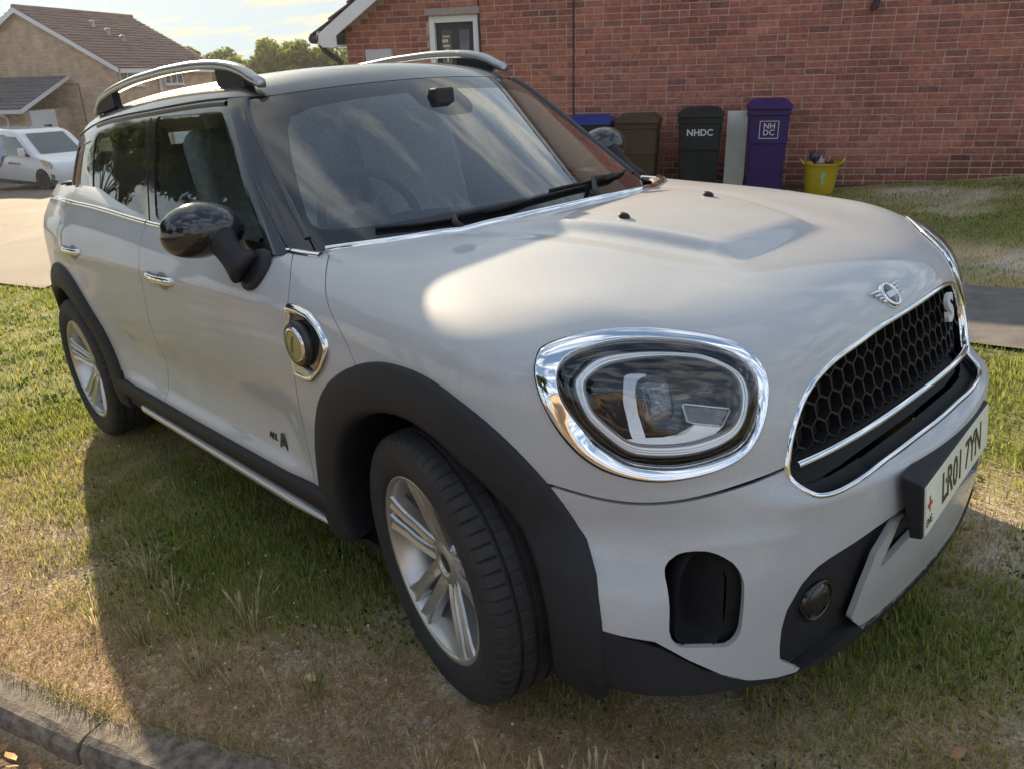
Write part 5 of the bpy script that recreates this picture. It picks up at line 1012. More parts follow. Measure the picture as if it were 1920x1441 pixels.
# gable above the modelled courses carries flat courses further up
# roof with verge boards, soffit box, gutter
M_TILE = mat('roof_tile_brown', (.11, .075, .065), .85, noise=(9, .3)); M_WHITE = mat('white_pvc', (.74, .74, .76), .4, noise=(3, .04))
cs, sn = math.cos(math.atan(SL)), math.sin(math.atan(SL))
b = MB()
for sg in (-1, 1):
    A = np.array([AXX, float(roofz(AXX)) + .10]); E = np.array([AXX + sg * (AXX - EX + .32), EZ + .10 - SL * .32])
    d = (E - A) / np.linalg.norm(E - A); nrm_ = np.array([-d[1], d[0]]) * (1 if sg < 0 else 1); nrm_ = nrm_ if nrm_[1] > 0 else -nrm_
    Ls = np.linalg.norm(E - A); nt_ = 24
    for k in range(nt_):
        t0, t1 = k / nt_, (k + 1.15) / nt_; P = [A + d * Ls * t0 + nrm_ * .005, A + d * Ls * t1 + nrm_ * .035, A + d * Ls * t1 + nrm_ * .015, A + d * Ls * t0 - nrm_ * .015]
        b.prism([(p[0], p[1]) for p in P], -.26, 8.9, lambda p, h: (p[0], h, p[1]))
b.build('roof', M_TILE, house)
b = MB(); T0 = (EX - .30, EZ - SL * .30)
for sg in (-1,):
    P = [(EX - .30, EZ - SL * .30 + .07), (AXX, float(roofz(AXX)) + .07), (AXX, float(roofz(AXX)) - .13), (EX - .02, EZ - .13), (EX - .02, EZ - .26), (EX - .22, EZ - .26), (EX - .30, EZ - .16)]
    b.prism(P, -.25, -.22, lambda p, h: (p[0], h, p[1]))
b.build('verge_board', M_WHITE, house)
MB().box((EX - .14, 4.2, EZ - .235), (.27, 8.4, .02)).box((EX - .275, 4.2, EZ - .15), (.02, 8.9, .17)).box((EX-.12, -.11, EZ-.245), (.24,.22,.02)).build('soffit', M_WHITE, house)
MB().tube([(EX - .34, -.27, EZ - .16), (EX - .34, 8.6, EZ - .16)], .055, 10).build('gutter', mat('gutter_black', (.03, .03, .032), .4), house, smooth=True)
MB().tube([(EX - .33, -.1, EZ - .20), (EX - .28, -.06, EZ - .30), (EX - .10, -.05, EZ - .42), (EX - .055, -.05, EZ - .52), (EX - .055, -.05, -1.0)], .034, 10).build('downpipe', M_WHITE if False else MATS['gutter_black'], house, smooth=True)
# front door
dcx = (DX0 + DX1) / 2; dw = DX1 - DX0
dr = MB().box((dcx, .10, .98), (dw - .12, .04, 2.1)).build('front_door', mat('door_dark', (.03, .032, .038), .35), house)
MB().box((DX0 + .035, .06, 1.0), (.07, .10, 2.18)).box((DX1 - .035, .06, 1.0), (.07, .10, 2.18)).box((dcx, .06, DZ1 - .04), (dw - .14, .10, .08)).build('door_frame', M_WHITE, dr, bevel=.006)
M_FROST = mat('frosted_glass', (.09, .095, .11), .12, 0, .5)
for u in (-.12, .12): MB().box((dcx + u, .075, 1.72), (.135, .02, .42)).build('door_pane', M_FROST, dr, bevel=.01); MB().box((dcx + u, .075, .9), (.135, .02, .70)).build('door_pane', M_FROST, dr, bevel=.01)
b = MB()
for (u, w, a_, c_) in ((-.135, 1.80, .075, .04), (-.12, 1.74, .085, .03), (-.115, 1.68, .05, .05), (-.11, 1.60, .02, .11), (-.12, 1.85, .09, .02)): b.box((dcx + u, .062, w), (a_, .004, c_))
b.build('pane_ornament', mat('cream_trim', (.55, .48, .30), .5), dr)
MB().tube([(dcx + .2, .06, .95), (dcx + .2, .03, .95), (dcx + .10, .03, .95)], .012).build('door_handle', M_CHR, dr, smooth=True)
MB().box((dcx, -.02, DZ1 + .045), (dw + .06, .05, .08)).build('door_lintel', mat('concrete_pale', (.33, .27, .25), .9, noise=(20, .15)), house)
# cables, meter box, lamp, bracket
MB().tube([(-2.895, -.012, 4.4), (-2.90, -.012, 2.0), (-2.875, -.012, 1.2), (-2.87, -.012, -.3)], .013, 6).build('cable', mat('cable_brown', (.045, .03, .03), .7), house)
MB().tube([(-1.705, -.010, 5.0), (-1.703, -.010, -.2)], .010, 6).build('cable', MATS['cable_brown'], house)
MB().box((-4.25, -.03, 1.53), (.36, .09, .40)).build('meter_box', mat('meter_white', (.50, .49, .52), .5), house, bevel=.01)
lm = MB().box((-4.28, -.04, 2.40), (.13, .08, .22)).build('wall_lamp', MATS['cable_brown'], house, bevel=.02); MB().lathe([(.05, -.0), (.05, .08), (.0, .1)], 12, 'z', (-4.28, -.09, 2.27)).build('lamp_globe', mat('lamp_glass_grey', (.35, .34, .36), .2), lm, smooth=True)
MB().box((1.70, -.03, 2.03), (.06, .06, .16)).box((1.665, -.05, 1.955), (.035, .08, .05)).build('wall_bracket', mat('iron_dark', (.05, .03, .035), .7), house, bevel=.006)
MB().box((.44, -.02, -.05), (10.3, .05, .16)).build('damp_plinth', mat('plinth_dark', (.07, .055, .05), .9, noise=(8, .35)), house)
for k in range(0): pass
# ---------------------------------------------------------------- bins along the wall
def groundz(x, y):   # ground plane height in the world frame
    return (.06560 * x - .01151 * y) / .99778
def wheelie(name, x, y, w, h, body, lid, label, rot=0.):
    z0 = groundz(x, y) - .005; t = thing('wheelie_bin', label, 'bin', (x, y, z0), rot, 'wheelie bins along the brick wall')
    d = w * 1.12; hb = h * .90
    def ring(z, sx, sy, cy=0., r=.045, n=5): return [np.array([p[0], p[1] + cy, z]) for p in rounded([(-sx / 2, -sy / 2), (sx / 2, -sy / 2), (sx / 2, sy / 2), (-sx / 2, sy / 2)], r, n)]
    rows = [ring(.03, w * .80, d * .72, .02), ring(.05, w * .82, d * .74, .02), ring(hb * .62, w * .90, d * .86), ring(hb * .64, w * .925, d * .89), ring(hb - .06, w * .955, d * .94), ring(hb - .055, w * 1.0, d * 1.0), ring(hb, w * 1.0, d * 1.0), ring(hb, w * .9, d * .9)]
    n = len(rows[0]); V = np.concatenate(rows); F = [(j * n + k, j * n + (k + 1) % n, (j + 1) * n + (k + 1) % n, (j + 1) * n + k) for j in range(len(rows) - 1) for k in range(n)] + [tuple(range(n))[::-1]]
    mk('bin_body', V, F, body, t, smooth=False)
    rows = [ring(hb + .006, w * 1.0, d * 1.0, -.008), ring(hb + .008, w * 1.05, d * 1.05, -.012), ring(hb + .045, w * 1.04, d * 1.04, -.012), ring(hb + .055, w * .98, d * .98, -.008), ring(h - .012, w * .80, d * .72, .0), ring(h, w * .70, d * .60, .0)]
    V = np.concatenate(rows); F = [(j * n + k, j * n + (k + 1) % n, (j + 1) * n + (k + 1) % n, (j + 1) * n + k) for j in range(len(rows) - 1) for k in range(n)] + [tuple(5 * n + k for k in range(n))]
    mk('bin_lid', V, F, lid, t, smooth=False)
    MB().tube([(-w * .36, d * .56, hb), (w * .36, d * .56, hb)], .017, 8).box((-w * .36, d * .52, hb - .02), (.03, .09, .05)).box((w * .36, d * .52, hb - .02), (.03, .09, .05)).build('bin_handle', lid, t, smooth=False)
    for s in (-1, 1): MB().lathe([(.001, -.025), (.09, -.025), (.1, -.012), (.1, .012), (.09, .025), (.001, .025)], 20, 'x', (s * w * .43, d * .36, .10)).build('bin_wheel', M_RUB, t)
    return t, w, d, hb
def bplastic(n, c): return mat(n, c, .5, spec=.35, noise=(5, .18))
B_BLK = bplastic('bin_black', (.016, .019, .021)); B_BLUE = bplastic('bin_blue', (.022, .035, .20)); B_BRN = bplastic('bin_brown', (.065, .042, .026)); B_PUR = bplastic('bin_purple', (.040, .016, .10))
M_PRINT = mat('bin_print', (.62, .62, .62), .6)
wheelie('blue', -1.41, 7.72, .52, 1.09, B_BLK, B_BLUE, 'black wheelie bin with a blue lid, leftmost by the wall')
wheelie('brown', -.84, 7.75, .50, 1.06, B_BRN, B_BRN, 'dark brown wheelie bin next to the blue lidded one')
t, w, d, hb = wheelie('black', -.12, 7.70, .50, 1.07, B_BLK, B_BLK, 'black wheelie bin with white NHDC lettering')
text_mesh('NHDC', .10, M_PRINT, 'bin_lettering', t, frame4((-.0, -d * .4625, .80), (1, 0, 0), (0, -.05, 1)), .0008, .002)
t, w, d, hb = wheelie('purple', .625, 7.66, .46, 1.10, B_PUR, B_PUR, 'purple wheelie bin with a white square NHDC logo')
fm = lambda u, v: frame4((u + .01, -d * .463 - (v - .785) * .048, v), (1, 0, 0), (0, -.048, 1))
for ch, u, v in (('N', -.035, .815), ('H', .03, .815), ('D', -.037, .745), ('C', .027, .745)): text_mesh(ch, .085, M_PRINT, 'bin_lettering', t, fm(u, v), .0008, .001)
b = MB(); fy = -d * .452 + .006
for u0, u1, v0, v1 in ((-.098, .108, .865, .872), (-.098, .108, .682, .689), (-.098, -.091, .689, .865), (.101, .108, .689, .865)): b.add([(u, -d * .464 - (v - .785) * .048, v) for u, v in ((u0, v0), (u1, v0), (u1, v1), (u0, v1))], [(0, 1, 2, 3)])
b.build('bin_logo', M_PRINT, t)
pn = MB(); z0 = groundz(.27, 7.8); pn.box((.285, 7.86, z0 + .49), (.215, .05, .98), rotm('X', -.06)).box((.40, 7.85, z0 + .46), (.02, .05, .92), rotm('X', -.06)); tag(pn.build('white_panel', mat('panel_offwhite', (.72, .70, .62), .6, noise=(6, .08)), bevel=.004), 'tall off-white panel leaning on the wall between the black and purple bins', 'panel')
tag(MB().box((.325, 7.60, z0 + .06), (.14, .12, .14)).box((.34, 7.58, z0 + .145), (.09, .09, .04)).build('plastic_box', B_BLK, bevel=.012), 'small black plastic box at the foot of the white panel', 'box')
# yellow tub with things in it
tx, ty = 1.245, 7.62; tz = groundz(tx, ty) - .005; tub = thing('yellow_tub', 'yellow flexible tub filled with garden bits standing by the wall', 'tub', (tx, ty, tz))
M_TUB = mat('tub_yellow', (.44, .31, .012), .5, noise=(6, .12))
MB().lathe([(.001, .012), (.13, .012), (.145, .0), (.150, .008), (.168, .13), (.186, .28), (.196, .345), (.203, .352), (.199, .360), (.190, .352), (.165, .15), (.135, .03), (.001, .03)], 36).build('tub_body', M_TUB, tub, smooth=True)
for s in (-1, 1): a = np.linspace(0, math.pi, 13); MB().tube([(s * (.190 + .045 * math.sin(q)), .065 * math.cos(q), .345 + .055 * math.sin(q)) for q in a], .012, 8).build('tub_handle', M_TUB, tub, smooth=True)
b = MB(); pp = [(-.012, .27), (.03, .275), (.032, .22), (.012, .20), (.024, .17), (-.004, .12), (-.002, .19), (-.018, .21)]; b.add([(u, -math.sqrt(max((.150 + (v / .345) * .047) ** 2 - u * u, 0)) - .002, v) for u, v in pp], [tuple(range(8))]); b.build('paint_mark', mat('mint_paint', (.25, .47, .26), .6), tub)
def tub_item(name, b, m, label, cat): tag(b.build(name, m, None, smooth=True), label, cat)
o3 = np.array([tx, ty, tz])
tub_item('garden_ball', MB().lathe([(.001, -.062), (.03, -.055), (.055, -.03), (.062, 0), (.055, .03), (.03, .055), (.001, .062)], 20, 'z', o3 + (-.085, -.03, .43)).lathe([(.0635, -.012), (.066, 0), (.0635, .012)], 20, 'x', o3 + (-.085, -.03, .43)), mat('ball_dark', (.045, .045, .055), .35), 'dark grey ball lying on top in the yellow tub', 'ball')
tub_item('crumpled_bag', MB().lathe([(.001, -.05), (.05, -.04), (.075, 0), (.05, .035), (.02, .06), (.001, .065)], 9, 'z', o3 + (-.03, .02, .37)), mat('bag_grey', (.30, .29, .30), .5), 'grey crumpled bag stuffed into the yellow tub', 'bag')
tub_item('plant_stick', MB().tube([o3 + (.02, 0, .25), o3 + (.07, -.02, .40), o3 + (.085, -.02, .43)], .009, 6).tube([o3 + (-.02, .03, .25), o3 + (-.07, .03, .53)], .006, 6), mat('wood_pale', (.38, .30, .22), .8), 'pale sticks poking out of the yellow tub', 'sticks')
tub_item('red_cloth', MB().lathe([(.001, -.02), (.05, -.015), (.06, .0), (.03, .025), (.001, .03)], 8, 'z', o3 + (.08, .02, .365)), mat('cloth_maroon', (.10, .02, .022), .9), 'dark red cloth at the right side of the yellow tub', 'cloth')
# ================================================================ HOUSE ACROSS THE ROAD
M_BUFF = bpy.data.materials.new('brick_buff'); M_BUFF.use_nodes = True
def buff():
    nt = M_BUFF.node_tree; b = nt.nodes['Principled BSDF']; L = nt.links; b.inputs['Roughness'].default_value = .95; tc = nt.nodes.new('ShaderNodeTexCoord'); sp = nt.nodes.new('ShaderNodeSeparateXYZ'); L.new(tc.outputs['Object'], sp.inputs[0]); ad = nt.nodes.new('ShaderNodeMath'); L.new(sp.outputs[0], ad.inputs[0]); L.new(sp.outputs[1], ad.inputs[1]); cb = nt.nodes.new('ShaderNodeCombineXYZ'); L.new(ad.outputs[0], cb.inputs[0]); L.new(sp.outputs[2], cb.inputs[1])
    br = nt.nodes.new('ShaderNodeTexBrick'); br.inputs['Scale'].default_value = 1; br.inputs['Brick Width'].default_value = .225; br.inputs['Row Height'].default_value = .075; br.inputs['Mortar Size'].default_value = .006; br.inputs['Color1'].default_value = (.48, .34, .22, 1); br.inputs['Color2'].default_value = (.36, .25, .165, 1); br.inputs['Mortar'].default_value = (.50, .43, .35, 1); L.new(cb.outputs[0], br.inputs[0])
    ns = nt.nodes.new('ShaderNodeTexNoise'); ns.inputs['Scale'].default_value = 2.5; ns.inputs['Detail'].default_value = 8; L.new(tc.outputs['Object'], ns.inputs['Vector']); mr = nt.nodes.new('ShaderNodeMapRange'); mr.inputs[1].default_value = .3; mr.inputs[2].default_value = .7; mr.inputs[3].default_value = .75; mr.inputs[4].default_value = 1.2; L.new(ns.outputs[0], mr.inputs[0]); mm = nt.nodes.new('ShaderNodeMix'); mm.data_type = 'RGBA'; mm.blend_type = 'MULTIPLY'; mm.inputs[0].default_value = 1; L.new(br.outputs[0], mm.inputs[6]); L.new(mr.outputs[0], mm.inputs[7]); L.new(mm.outputs[2], b.inputs['Base Color'])
buff()
M_TILE2 = mat('roof_tile_red', (.19, .115, .105), .85, noise=(1.5, .2)); M_PWHITE = mat('fascia_white', (.62, .62, .64), .5); M_PANE = mat('window_pane', (.03, .035, .045), .05, coat=.5); M_SLATE = mat('porch_tile_grey', (.085, .085, .105), .8, noise=(3, .25))
def gable_house(name, label, cx, hw, y0, y1, zg, ze, za, wall, ov=.30):
    h = thing(name, label, 'house', (cx, y0, zg)); D = y1 - y0; e, a = ze - zg, za - zg; sl = (a - e) / hw
    MB().prism([(-hw, -1.5), (hw, -1.5), (hw, e), (0, a), (-hw, e)], 0, D, lambda p, q: (p[0], q, p[1])).build('wall', wall, h)
    b = MB(); n = 20
    for sg in (-1, 1):
        A = np.array([0, a + .06]); E = np.array([sg * (hw + ov), e + .06 - sl * ov]); d = E - A; L_ = np.linalg.norm(d); d /= L_; nn = np.array([-d[1], d[0]]); nn = nn if nn[1] > 0 else -nn
        for k in range(n):
            P = [A + d * L_ * k / n, A + d * L_ * (k + 1.15) / n + nn * .05, A + d * L_ * (k + 1.15) / n + nn * .015, A + d * L_ * k / n - nn * .03]; b.prism([tuple(p) for p in P], -ov * .8, D + ov * .8, lambda p, q: (p[0], q, p[1]))
    rf = b.build('roof', M_TILE2, h); MB().tube([(0, -ov * .8, a + .08), (0, D + ov * .8, a + .08)], .10, 10).build('ridge_tiles', M_TILE2, rf, smooth=True)
    b = MB(); w = .17
    for sg in (-1, 1): b.prism([(0, a + .05), (sg * (hw + ov), e + .05 - sl * ov), (sg * (hw + ov), e + .05 - sl * ov - w), (0, a + .05 - w)], -ov * .8 - .03, -ov * .8, lambda p, q: (p[0], q, p[1]))
    b.build('verge_board', M_PWHITE, h)
    for sg in (-1, 1): MB().box((sg * (hw + ov - .02), D / 2, e - sl * ov - .04), (.06, D + ov, .16)).build('fascia', M_PWHITE, h)
    return h, D, e, a
h2, D2, e2_, a2 = gable_house('buff_brick_house', 'buff brick house across the road with a brown tiled gable roof', -26.55, 3.9, 26, 32.3, -1.95, 2.10, 4.22, M_BUFF)
def window(par, x, y, z, w, h, face, lights=3):
    """face 'x': window in a wall whose normal is +x, else -y"""
    q = (lambda u, d, v: (x + d, y + u, z + v)) if face == 'x' else (lambda u, d, v: (x + u, y - d, z + v)); s3 = (lambda u, d, v: (d, u, v)) if face == 'x' else (lambda u, d, v: (u, d, v))
    b = MB(); fw = .055
    for v in (-h / 2 + fw / 2, h / 2 - fw / 2): b.box(q(0, .02, v), s3(w, .06, fw))
    for k in range(lights + 1): b.box(q(-w / 2 + fw / 2 + (w - fw) * k / lights, .021, 0), s3(fw, .06, h - 2 * fw))
    wn = b.build('window', M_PWHITE, par)
    for k in range(lights): MB().box(q(-w / 2 + (k + .5) * w / lights, .008, 0), s3(w / lights - fw, .012, h - fw * 2)).build('pane', M_PANE, wn)
    MB().box(q(0, .05, -h / 2 - .02), s3(w + .1, .12, .05)).build('sill', M_PWHITE, wn)
X2 = 3.9
window(h2, X2, .72, 3.60, 1.25, .60, 'x'); window(h2, X2, 3.4, 3.60, 1.25, .60, 'x'); window(h2, X2, 1.2, 1.2, 1.5, 1.05, 'x'); window(h2, X2, 4.9, 1.25, 1.3, 1.05, 'x')
MB().box((X2 + .03, 3.2, 1.05), (.08, .95, 2.1)).build('side_door', M_PWHITE, h2); MB().tube([(X2 + .06, 2.4, 3.95), (X2 + .06, 2.4, -1)], .045, 8).build('downpipe', M_PWHITE, h2, smooth=True)
MB().box((.35, -.03, 1.9), (.32, .02, .32)).build('orange_light_patch', mat('sunlit_brick_patch', (.36, .22, .13), .9), h2) if False else None
for u, v in ((1.15, .52), (1.75, .66), (2.25, .9)):
    sl2 = (a2 - e2_) / 3.9; MB().lathe([(.09, -.1), (.09, .22), (.13, .24), (.001, .30)], 10, 'z', (u, 2.1 + v * .8, a2 - sl2 * u + .05)).build('roof_vent', MATS['bag_grey'], h2)
# porch of that house, with a side door
pr = MB().prism([(-4.2, -1.5), (1.42, -1.5), (1.42, 2.55), (-4.2, 2.55)], -2.35, 0.0, lambda p, q: (p[0], q, p[1])).build('porch_wall', M_BUFF, h2)
b = MB()
for k in range(10): t0, t1 = k / 10, (k + 1.15) / 10; b.prism([(-2.65 + 2.65 * t0, 2.62 + 1.12 * t0 + .05), (-2.65 + 2.65 * t1, 2.62 + 1.12 * t1), (-2.65 + 2.65 * t1, 2.62 + 1.12 * t1 - .05), (-2.65 + 2.65 * t0, 2.62 + 1.12 * t0 - .01)], -4.4, 1.62, lambda p, q: (q, p[0], p[1]))
b.build('porch_roof', M_SLATE, pr)
b = MB().prism([(-2.68, 2.60), (0, 3.74), (0, 3.60), (-2.68, 2.46)], 1.60, 1.66, lambda p, q: (q, p[0], p[1])).box((-1.4, -2.66, 2.52), (6.0, .08, .14)); b.build('porch_fascia', M_PWHITE, pr)
MB().tube([(.62, -2.68, 2.45), (.72, -2.50, 2.3), (.72, -2.42, -1)], .045, 8).build('porch_downpipe', M_PWHITE, pr, smooth=True)
MB().box((1.46, -1.55, 1.30), (.08, 1.25, 2.45)).build('porch_door', M_PWHITE, h2); MB().box((1.51, -1.45, 1.45), (.02, .40, 1.1)).build('porch_door_pane', M_PANE, h2)
MB().box((1.51, -1.45, .55), (.02, .40, .30)).build('letter_plate', mat('plate_grey', (.35, .35, .36), .5), h2)
MB().tube([(2.05, -.03, 3.42), (1.35, -.03, 3.42), (-.5, -.03, 3.42)], .018, 5).tube([(2.05, -.03, 3.42), (2.08, -.03, 1.0)], .018, 5).build('cable', MATS['cable_brown'], h2)
# house on the far left edge: only its verge shows
h3, *_ = gable_house('brick_house', 'left edge house behind the van of which only a white verge board shows', -31.2, 3.4, 21.0, 25.5, -1.9, 1.15, 2.95, M_BUFF)
# ---------------------------------------------------------------- van
vz = groundz(-19.5, 18.6) - .08; van = thing('van', 'white panel van with a blue rear panel parked in the road at the left', 'van', (-19.15, 17.75, vz), -.33)
M_VAN = mat('van_white', (.66, .67, .70), .25, coat=.8); VW = 1.75
prof_ = [(.62, .30), (.66, .55), (.62, .78), (.50, .90), (-.42, 1.08), (-1.25, 1.70), (-1.62, 1.80), (-4.6, 1.84), (-4.75, 1.6), (-4.8, .35), (.55, .22)]
pv = rounded(prof_, .10, 4); b = MB(); n = len(pv); rows = []
for y, ins_ in ((.0, .10), (.05, .03), (.16, .0), (VW - .16, .0), (VW - .05, .03), (VW, .10)):
    c = np.array([-2, 1.0]); rows.append([(c[0] + (p[0] - c[0]) * (1 - ins_ * .25), y + (.10 * max(0, (p[1] - 1.0)) if y < .5 else -.10 * max(0, (p[1] - 1.0))), c[1] + (p[1] - c[1]) * (1 - ins_ * .5)) for p in pv])
V = [q for r in rows for q in r]; F = [(j * n + k, j * n + (k + 1) % n, (j + 1) * n + (k + 1) % n, (j + 1) * n + k) for j in range(5) for k in range(n)] + [tuple(range(n))[::-1], tuple(5 * n + k for k in range(n))]
mk('body', V, F, M_VAN, van)
def yv(z): return -.012 + .10 * max(0, z - 1.0) + .002
def vside(name, poly, m, d=.004):
    P = np.array([(x, yv(z) - d, z) for x, z in poly]); o = mk(name, np.concatenate([P, P + [0, .03, 0]]), [tuple(range(len(P)))] + [(k, len(P) + k, len(P) + (k + 1) % len(P), (k + 1) % len(P)) for k in range(len(P))], m, van, smooth=False); return o
vside('side_window', [(-.62, 1.05), (-1.32, 1.60), (-2.05, 1.62), (-2.02, 1.06)], M_PANE, .010); vside('livery', [(-1.98, 1.66), (-4.55, 1.68), (-4.55, .62), (-2.75, .62), (-2.45, .80), (-2.25, 1.02), (-2.0, 1.05)], mat('livery_blue', (.04, .11, .27), .3, coat=.6), .007)
text_mesh('A.Plumb & Co', .15, mat('livery_text', (.16, .18, .24), .4), 'livery_lettering', van, frame4((-1.55, yv(.75) - .008, .76), (1, 0, 0), (0, 0, 1)), .002) if False else None
for k, (u, w_, hh) in enumerate(((-1.98, .05, .05), (-1.86, .06, .07), (-1.76, .06, .05), (-1.66, .05, .05), (-1.56, .05, .05), (-1.46, .06, .05), (-1.36, .05, .05))): vside('door_letter', [(u - w_ / 2, .80), (u + w_ / 2, .80), (u + w_ / 2, .80 + hh), (u - w_ / 2, .80 + hh)], mat('livery_text', (.22, .24, .30), .4), .006)
P = [(-.46, .24, 1.10), (-.46, VW - .24, 1.10), (-1.20, VW - .30, 1.66), (-1.20, .30, 1.66)]; off = np.array([.014, 0, .02]); mk('windscreen', [np.array(p) + off for p in P] , [(0, 1, 2, 3)], mat('van_screen', (.05, .07, .07), .03, coat=1), van, smooth=False)
vside('headlight', [(.40, .93), (.02, .99), (-.10, .97), (.10, .80), (.42, .74), (.50, .84)], mat('van_lamp', (.10, .12, .15), .08, coat=1), .015)
vside('bumper', [(.55, .28), (.58, .42), (.30, .45), (.22, .26)], M_CLAD, .006); vside('fog_lamp', [(.50, .46), (.52, .58), (.36, .60), (.34, .48)], M_BLK, .016)
vside('sill', [(-.55, .22), (-.55, .32), (-4.6, .34), (-4.6, .22)], M_CLAD, .006)
mrr = MB().box((-.80, -.14, 1.18), (.13, .16, .26)).build('mirror', M_VAN, van, bevel=.03); MB().box((-.80, -.05, 1.10), (.07, .14, .06)).build('mirror_arm', M_CLAD, mrr)
tag(MB().tube([(-2.9, .5, 1.84), (-2.85, .5, 2.02)], .012).build('aerial', M_BLK, van))
for x in (-.18, -3.75):
    for y in (.06, VW - .06):
        s = -1 if y < 1 else 1
        MB().lathe([(.38, .0), (.38, s * .09 - s * .12)], 32, 'y', (x, y - .0 + s * .065, .34)).build('arch_shadow', M_DARK, van) if False else None
        vside('wheel_arch', [(x + .40 * math.cos(a), .33 + .40 * math.sin(a)) for a in np.linspace(-.3, math.pi + .3, 18)], M_DARK, .006) if y < 1 else None
        wl = MB().lathe([(.20, -.09), (.29, -.10), (.325, -.07), (.325, .08), (.2, .1)], 28, 'y', (x, y + .05 * -s * .0 + .02, .325)).build('wheel', M_RUB, van, smooth=True); MB().lathe([(.001, -.07), (.10, -.08), (.20, -.085), (.205, -.06)], 20, 'y', (x, y + .02, .325)).build('wheel_cover', mat('cover_grey', (.16, .16, .165), .4, .5), wl, smooth=True)
# ================================================================ TREES
M_LEAF = mat('foliage', rough=.65, spec=.2, attr='col'); translucent(M_LEAF); M_BARK = mat('bark', (.07, .05, .035), .95, noise=(12, .3))
def tree(x, y, zg, h, r, label, n=5200, leaf_=.20, hue=(.055, .085, .018), seed=0, trunk=.35, group='trees', cat='tree', nm='tree'):
    q = np.random.default_rng(seed); t = thing(nm, label, cat, (x, y, zg), 0, group)
    b = MB().tube([(0, 0, -.6), (.03 * h * q.normal(0, .3), 0, h * .3), (.05 * h * q.normal(0, .4), .03 * h * q.normal(), h * .62)], [h * .030, h * .022, h * .010], 8)
    nc = 26; th = q.uniform(0, 2 * math.pi, nc); el = np.arcsin(q.uniform(-.5, 1, nc)); rr = q.uniform(.45, .92, nc); cz = h * (trunk + (1 - trunk) * .5)
    C = np.stack([r * rr * np.cos(el) * np.cos(th), r * rr * np.cos(el) * np.sin(th), cz + (h - cz) * .88 * rr * np.sin(el)], 1); cr = r * q.uniform(.20, .42, nc)
    for c in C[::3]: b.tube([(0, 0, h * .36), c * .55 + np.array([0, 0, h * .18]), c], [h * .010, h * .006, h * .002], 5)
    b.build('trunk', M_BARK, t, smooth=True)
    k = q.integers(0, nc, n); d = q.normal(size=(n, 3)); d /= np.linalg.norm(d, axis=1)[:, None]; P = C[k] + d * (cr[k] * q.uniform(.35, 1.05, n) ** .5)[:, None] * np.array([1, 1, .8])
    u = q.normal(size=(n, 3)); u /= np.linalg.norm(u, axis=1)[:, None]; v = np.cross(u, q.normal(size=(n, 3))); v /= np.linalg.norm(v, axis=1)[:, None]; s = leaf_ * q.uniform(.5, 1.2, n)[:, None]
    V = np.stack([P - u * s, P - v * s * .5, P + u * s, P + v * s * .5], 1).reshape(-1, 3); F = np.arange(4 * n).reshape(-1, 4); cb = q.uniform(.65, 1.35, nc)[k][:, None] * q.uniform(.7, 1.3, (n, 1)); c = np.array(hue) * cb * np.where(q.random((n, 1)) < .2, np.array([1.7, 1.35, 1.0]), 1.0)
    mk('crown', V, F, M_LEAF, t, col=np.repeat(c, 4, 0), smooth=False); return t
BKG = [(-40.5, 55, -3.2, 7.2, 2.6, 'small dark tree showing beyond the roof slope of the buff house'), (-37.6, 57, -3.2, 6.9, 2.8, 'rounded tree leftmost of the row beyond the car roof'), (-35.0, 54, -3.1, 6.4, 2.7, 'low dark tree between two rounder trees beyond the car roof'), (-31.9, 54, -3.0, 7.5, 2.4, 'tallest rounded tree in the middle of the row beyond the car roof'), (-29.8, 56, -3.0, 6.3, 2.5, 'low tree between the two tallest trees beyond the car roof'), (-28.5, 52, -2.9, 6.9, 1.9, 'dense dark tree left of the brick house gutter'), (-26.2, 53, -2.9, 6.6, 2.6, 'tree half hidden behind the edge of the brick house')]
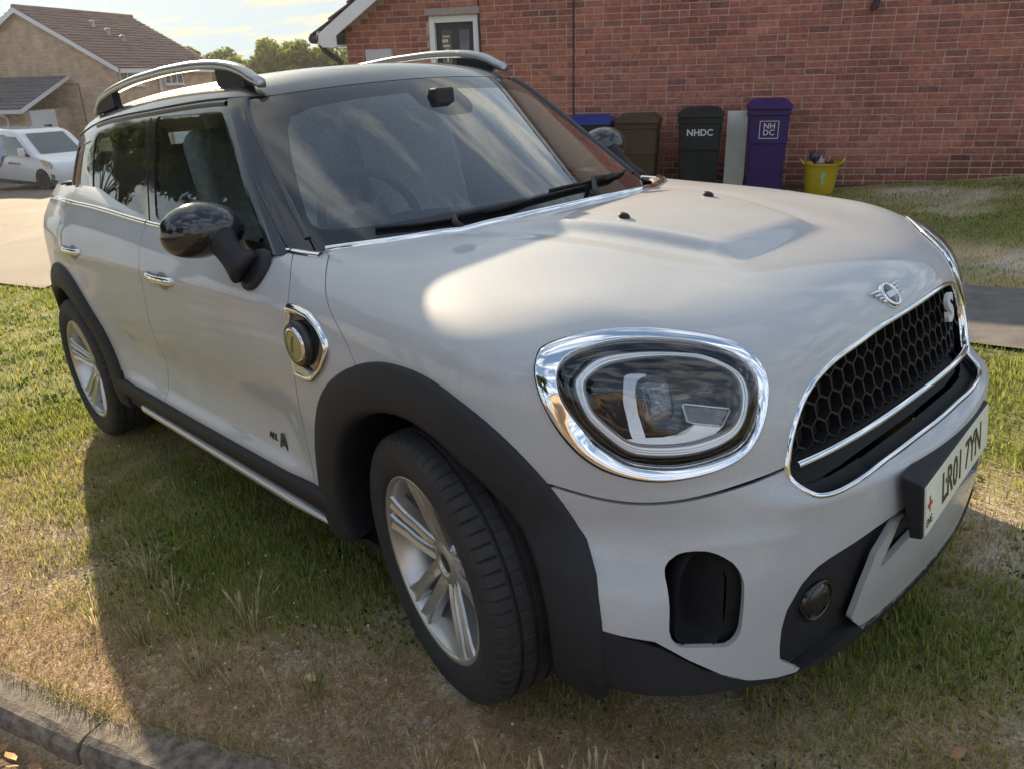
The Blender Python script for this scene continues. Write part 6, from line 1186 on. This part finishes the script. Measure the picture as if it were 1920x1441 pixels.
for k, (x, y, z, h, r, lb) in enumerate(BKG): tree(x, y, z, h * 1.06, r, lb, 6000, .22, [(.15, .19, .05), (.12, .16, .045), (.17, .20, .055)][k % 3], 50 + k, .15, 'trees beyond the houses')
for k, x in enumerate(np.linspace(-47, -16, 9)): tree(x, 62 + 3 * (k % 2), -3.4, 6.2 + .5 * (k % 3), 3.4, 'tree in the green belt closing the view, %s from the left' % ('first', 'second', 'third', 'fourth', 'fifth', 'sixth', 'seventh', 'eighth', 'ninth')[k], 3000, .34, (.13, .165, .05), 80 + k, .1, 'tree belt behind the houses')
# this side of the road: trees, a hedge and a house facing the car; the paint, glass and chrome mirror them
for k, (x, y, h, r) in enumerate(((-14.5, 2.6, 8.5, 3.2), (-20.5, 7.6, 9.5, 3.4), (-26.5, 12.0, 9.5, 3.2), (-13.0, -2.2, 8.5, 2.8), (-20.0, 1.2, 9.5, 3.0), (-16.0, -6.8, 8.0, 3.0), (-22.0, -2.5, 8.5, 3.2), (-9.5, -9.5, 7.0, 2.6), (-3.2, -12.5, 8.5, 3.0))): tree(x, y, groundz(x, y) - .1, h, r, 'leafy tree, %s' % ('beside the road left of the van', 'tall one past the left end of the road', 'nearest the van', 'closest to the car on its right', 'tallest at the back left', 'broad one behind the gutter', 'rearmost on the left', 'behind the photographer at left', 'behind the photographer on the axis', 'small one behind the photographer', 'far right one')[k], 5200, .22, (.05, .08, .017), 120 + k, .25, 'trees on the near side of the road')
gable_house('brick_house', 'brick house on the near side of the road', 4.0, 4.5, -30, -21, -.2, 4.6, 7.2, M_BUFF)

# ---------------------------------------------------------------- thin evening haze
hm = bpy.data.materials.new('haze'); hm.use_nodes = True; nt = hm.node_tree; nt.nodes.clear(); o_ = nt.nodes.new('ShaderNodeOutputMaterial'); pv_ = nt.nodes.new('ShaderNodeVolumePrincipled'); pv_.inputs['Density'].default_value = .00032; pv_.inputs['Anisotropy'].default_value = .65; pv_.inputs['Color'].default_value = (.95, .95, .95, 1); nt.links.new(pv_.outputs[0], o_.inputs['Volume'])
hz = MB().box((-10, 22, 4.5), (150, 130, 32)).build('haze', hm); hz['kind'] = 'stuff'
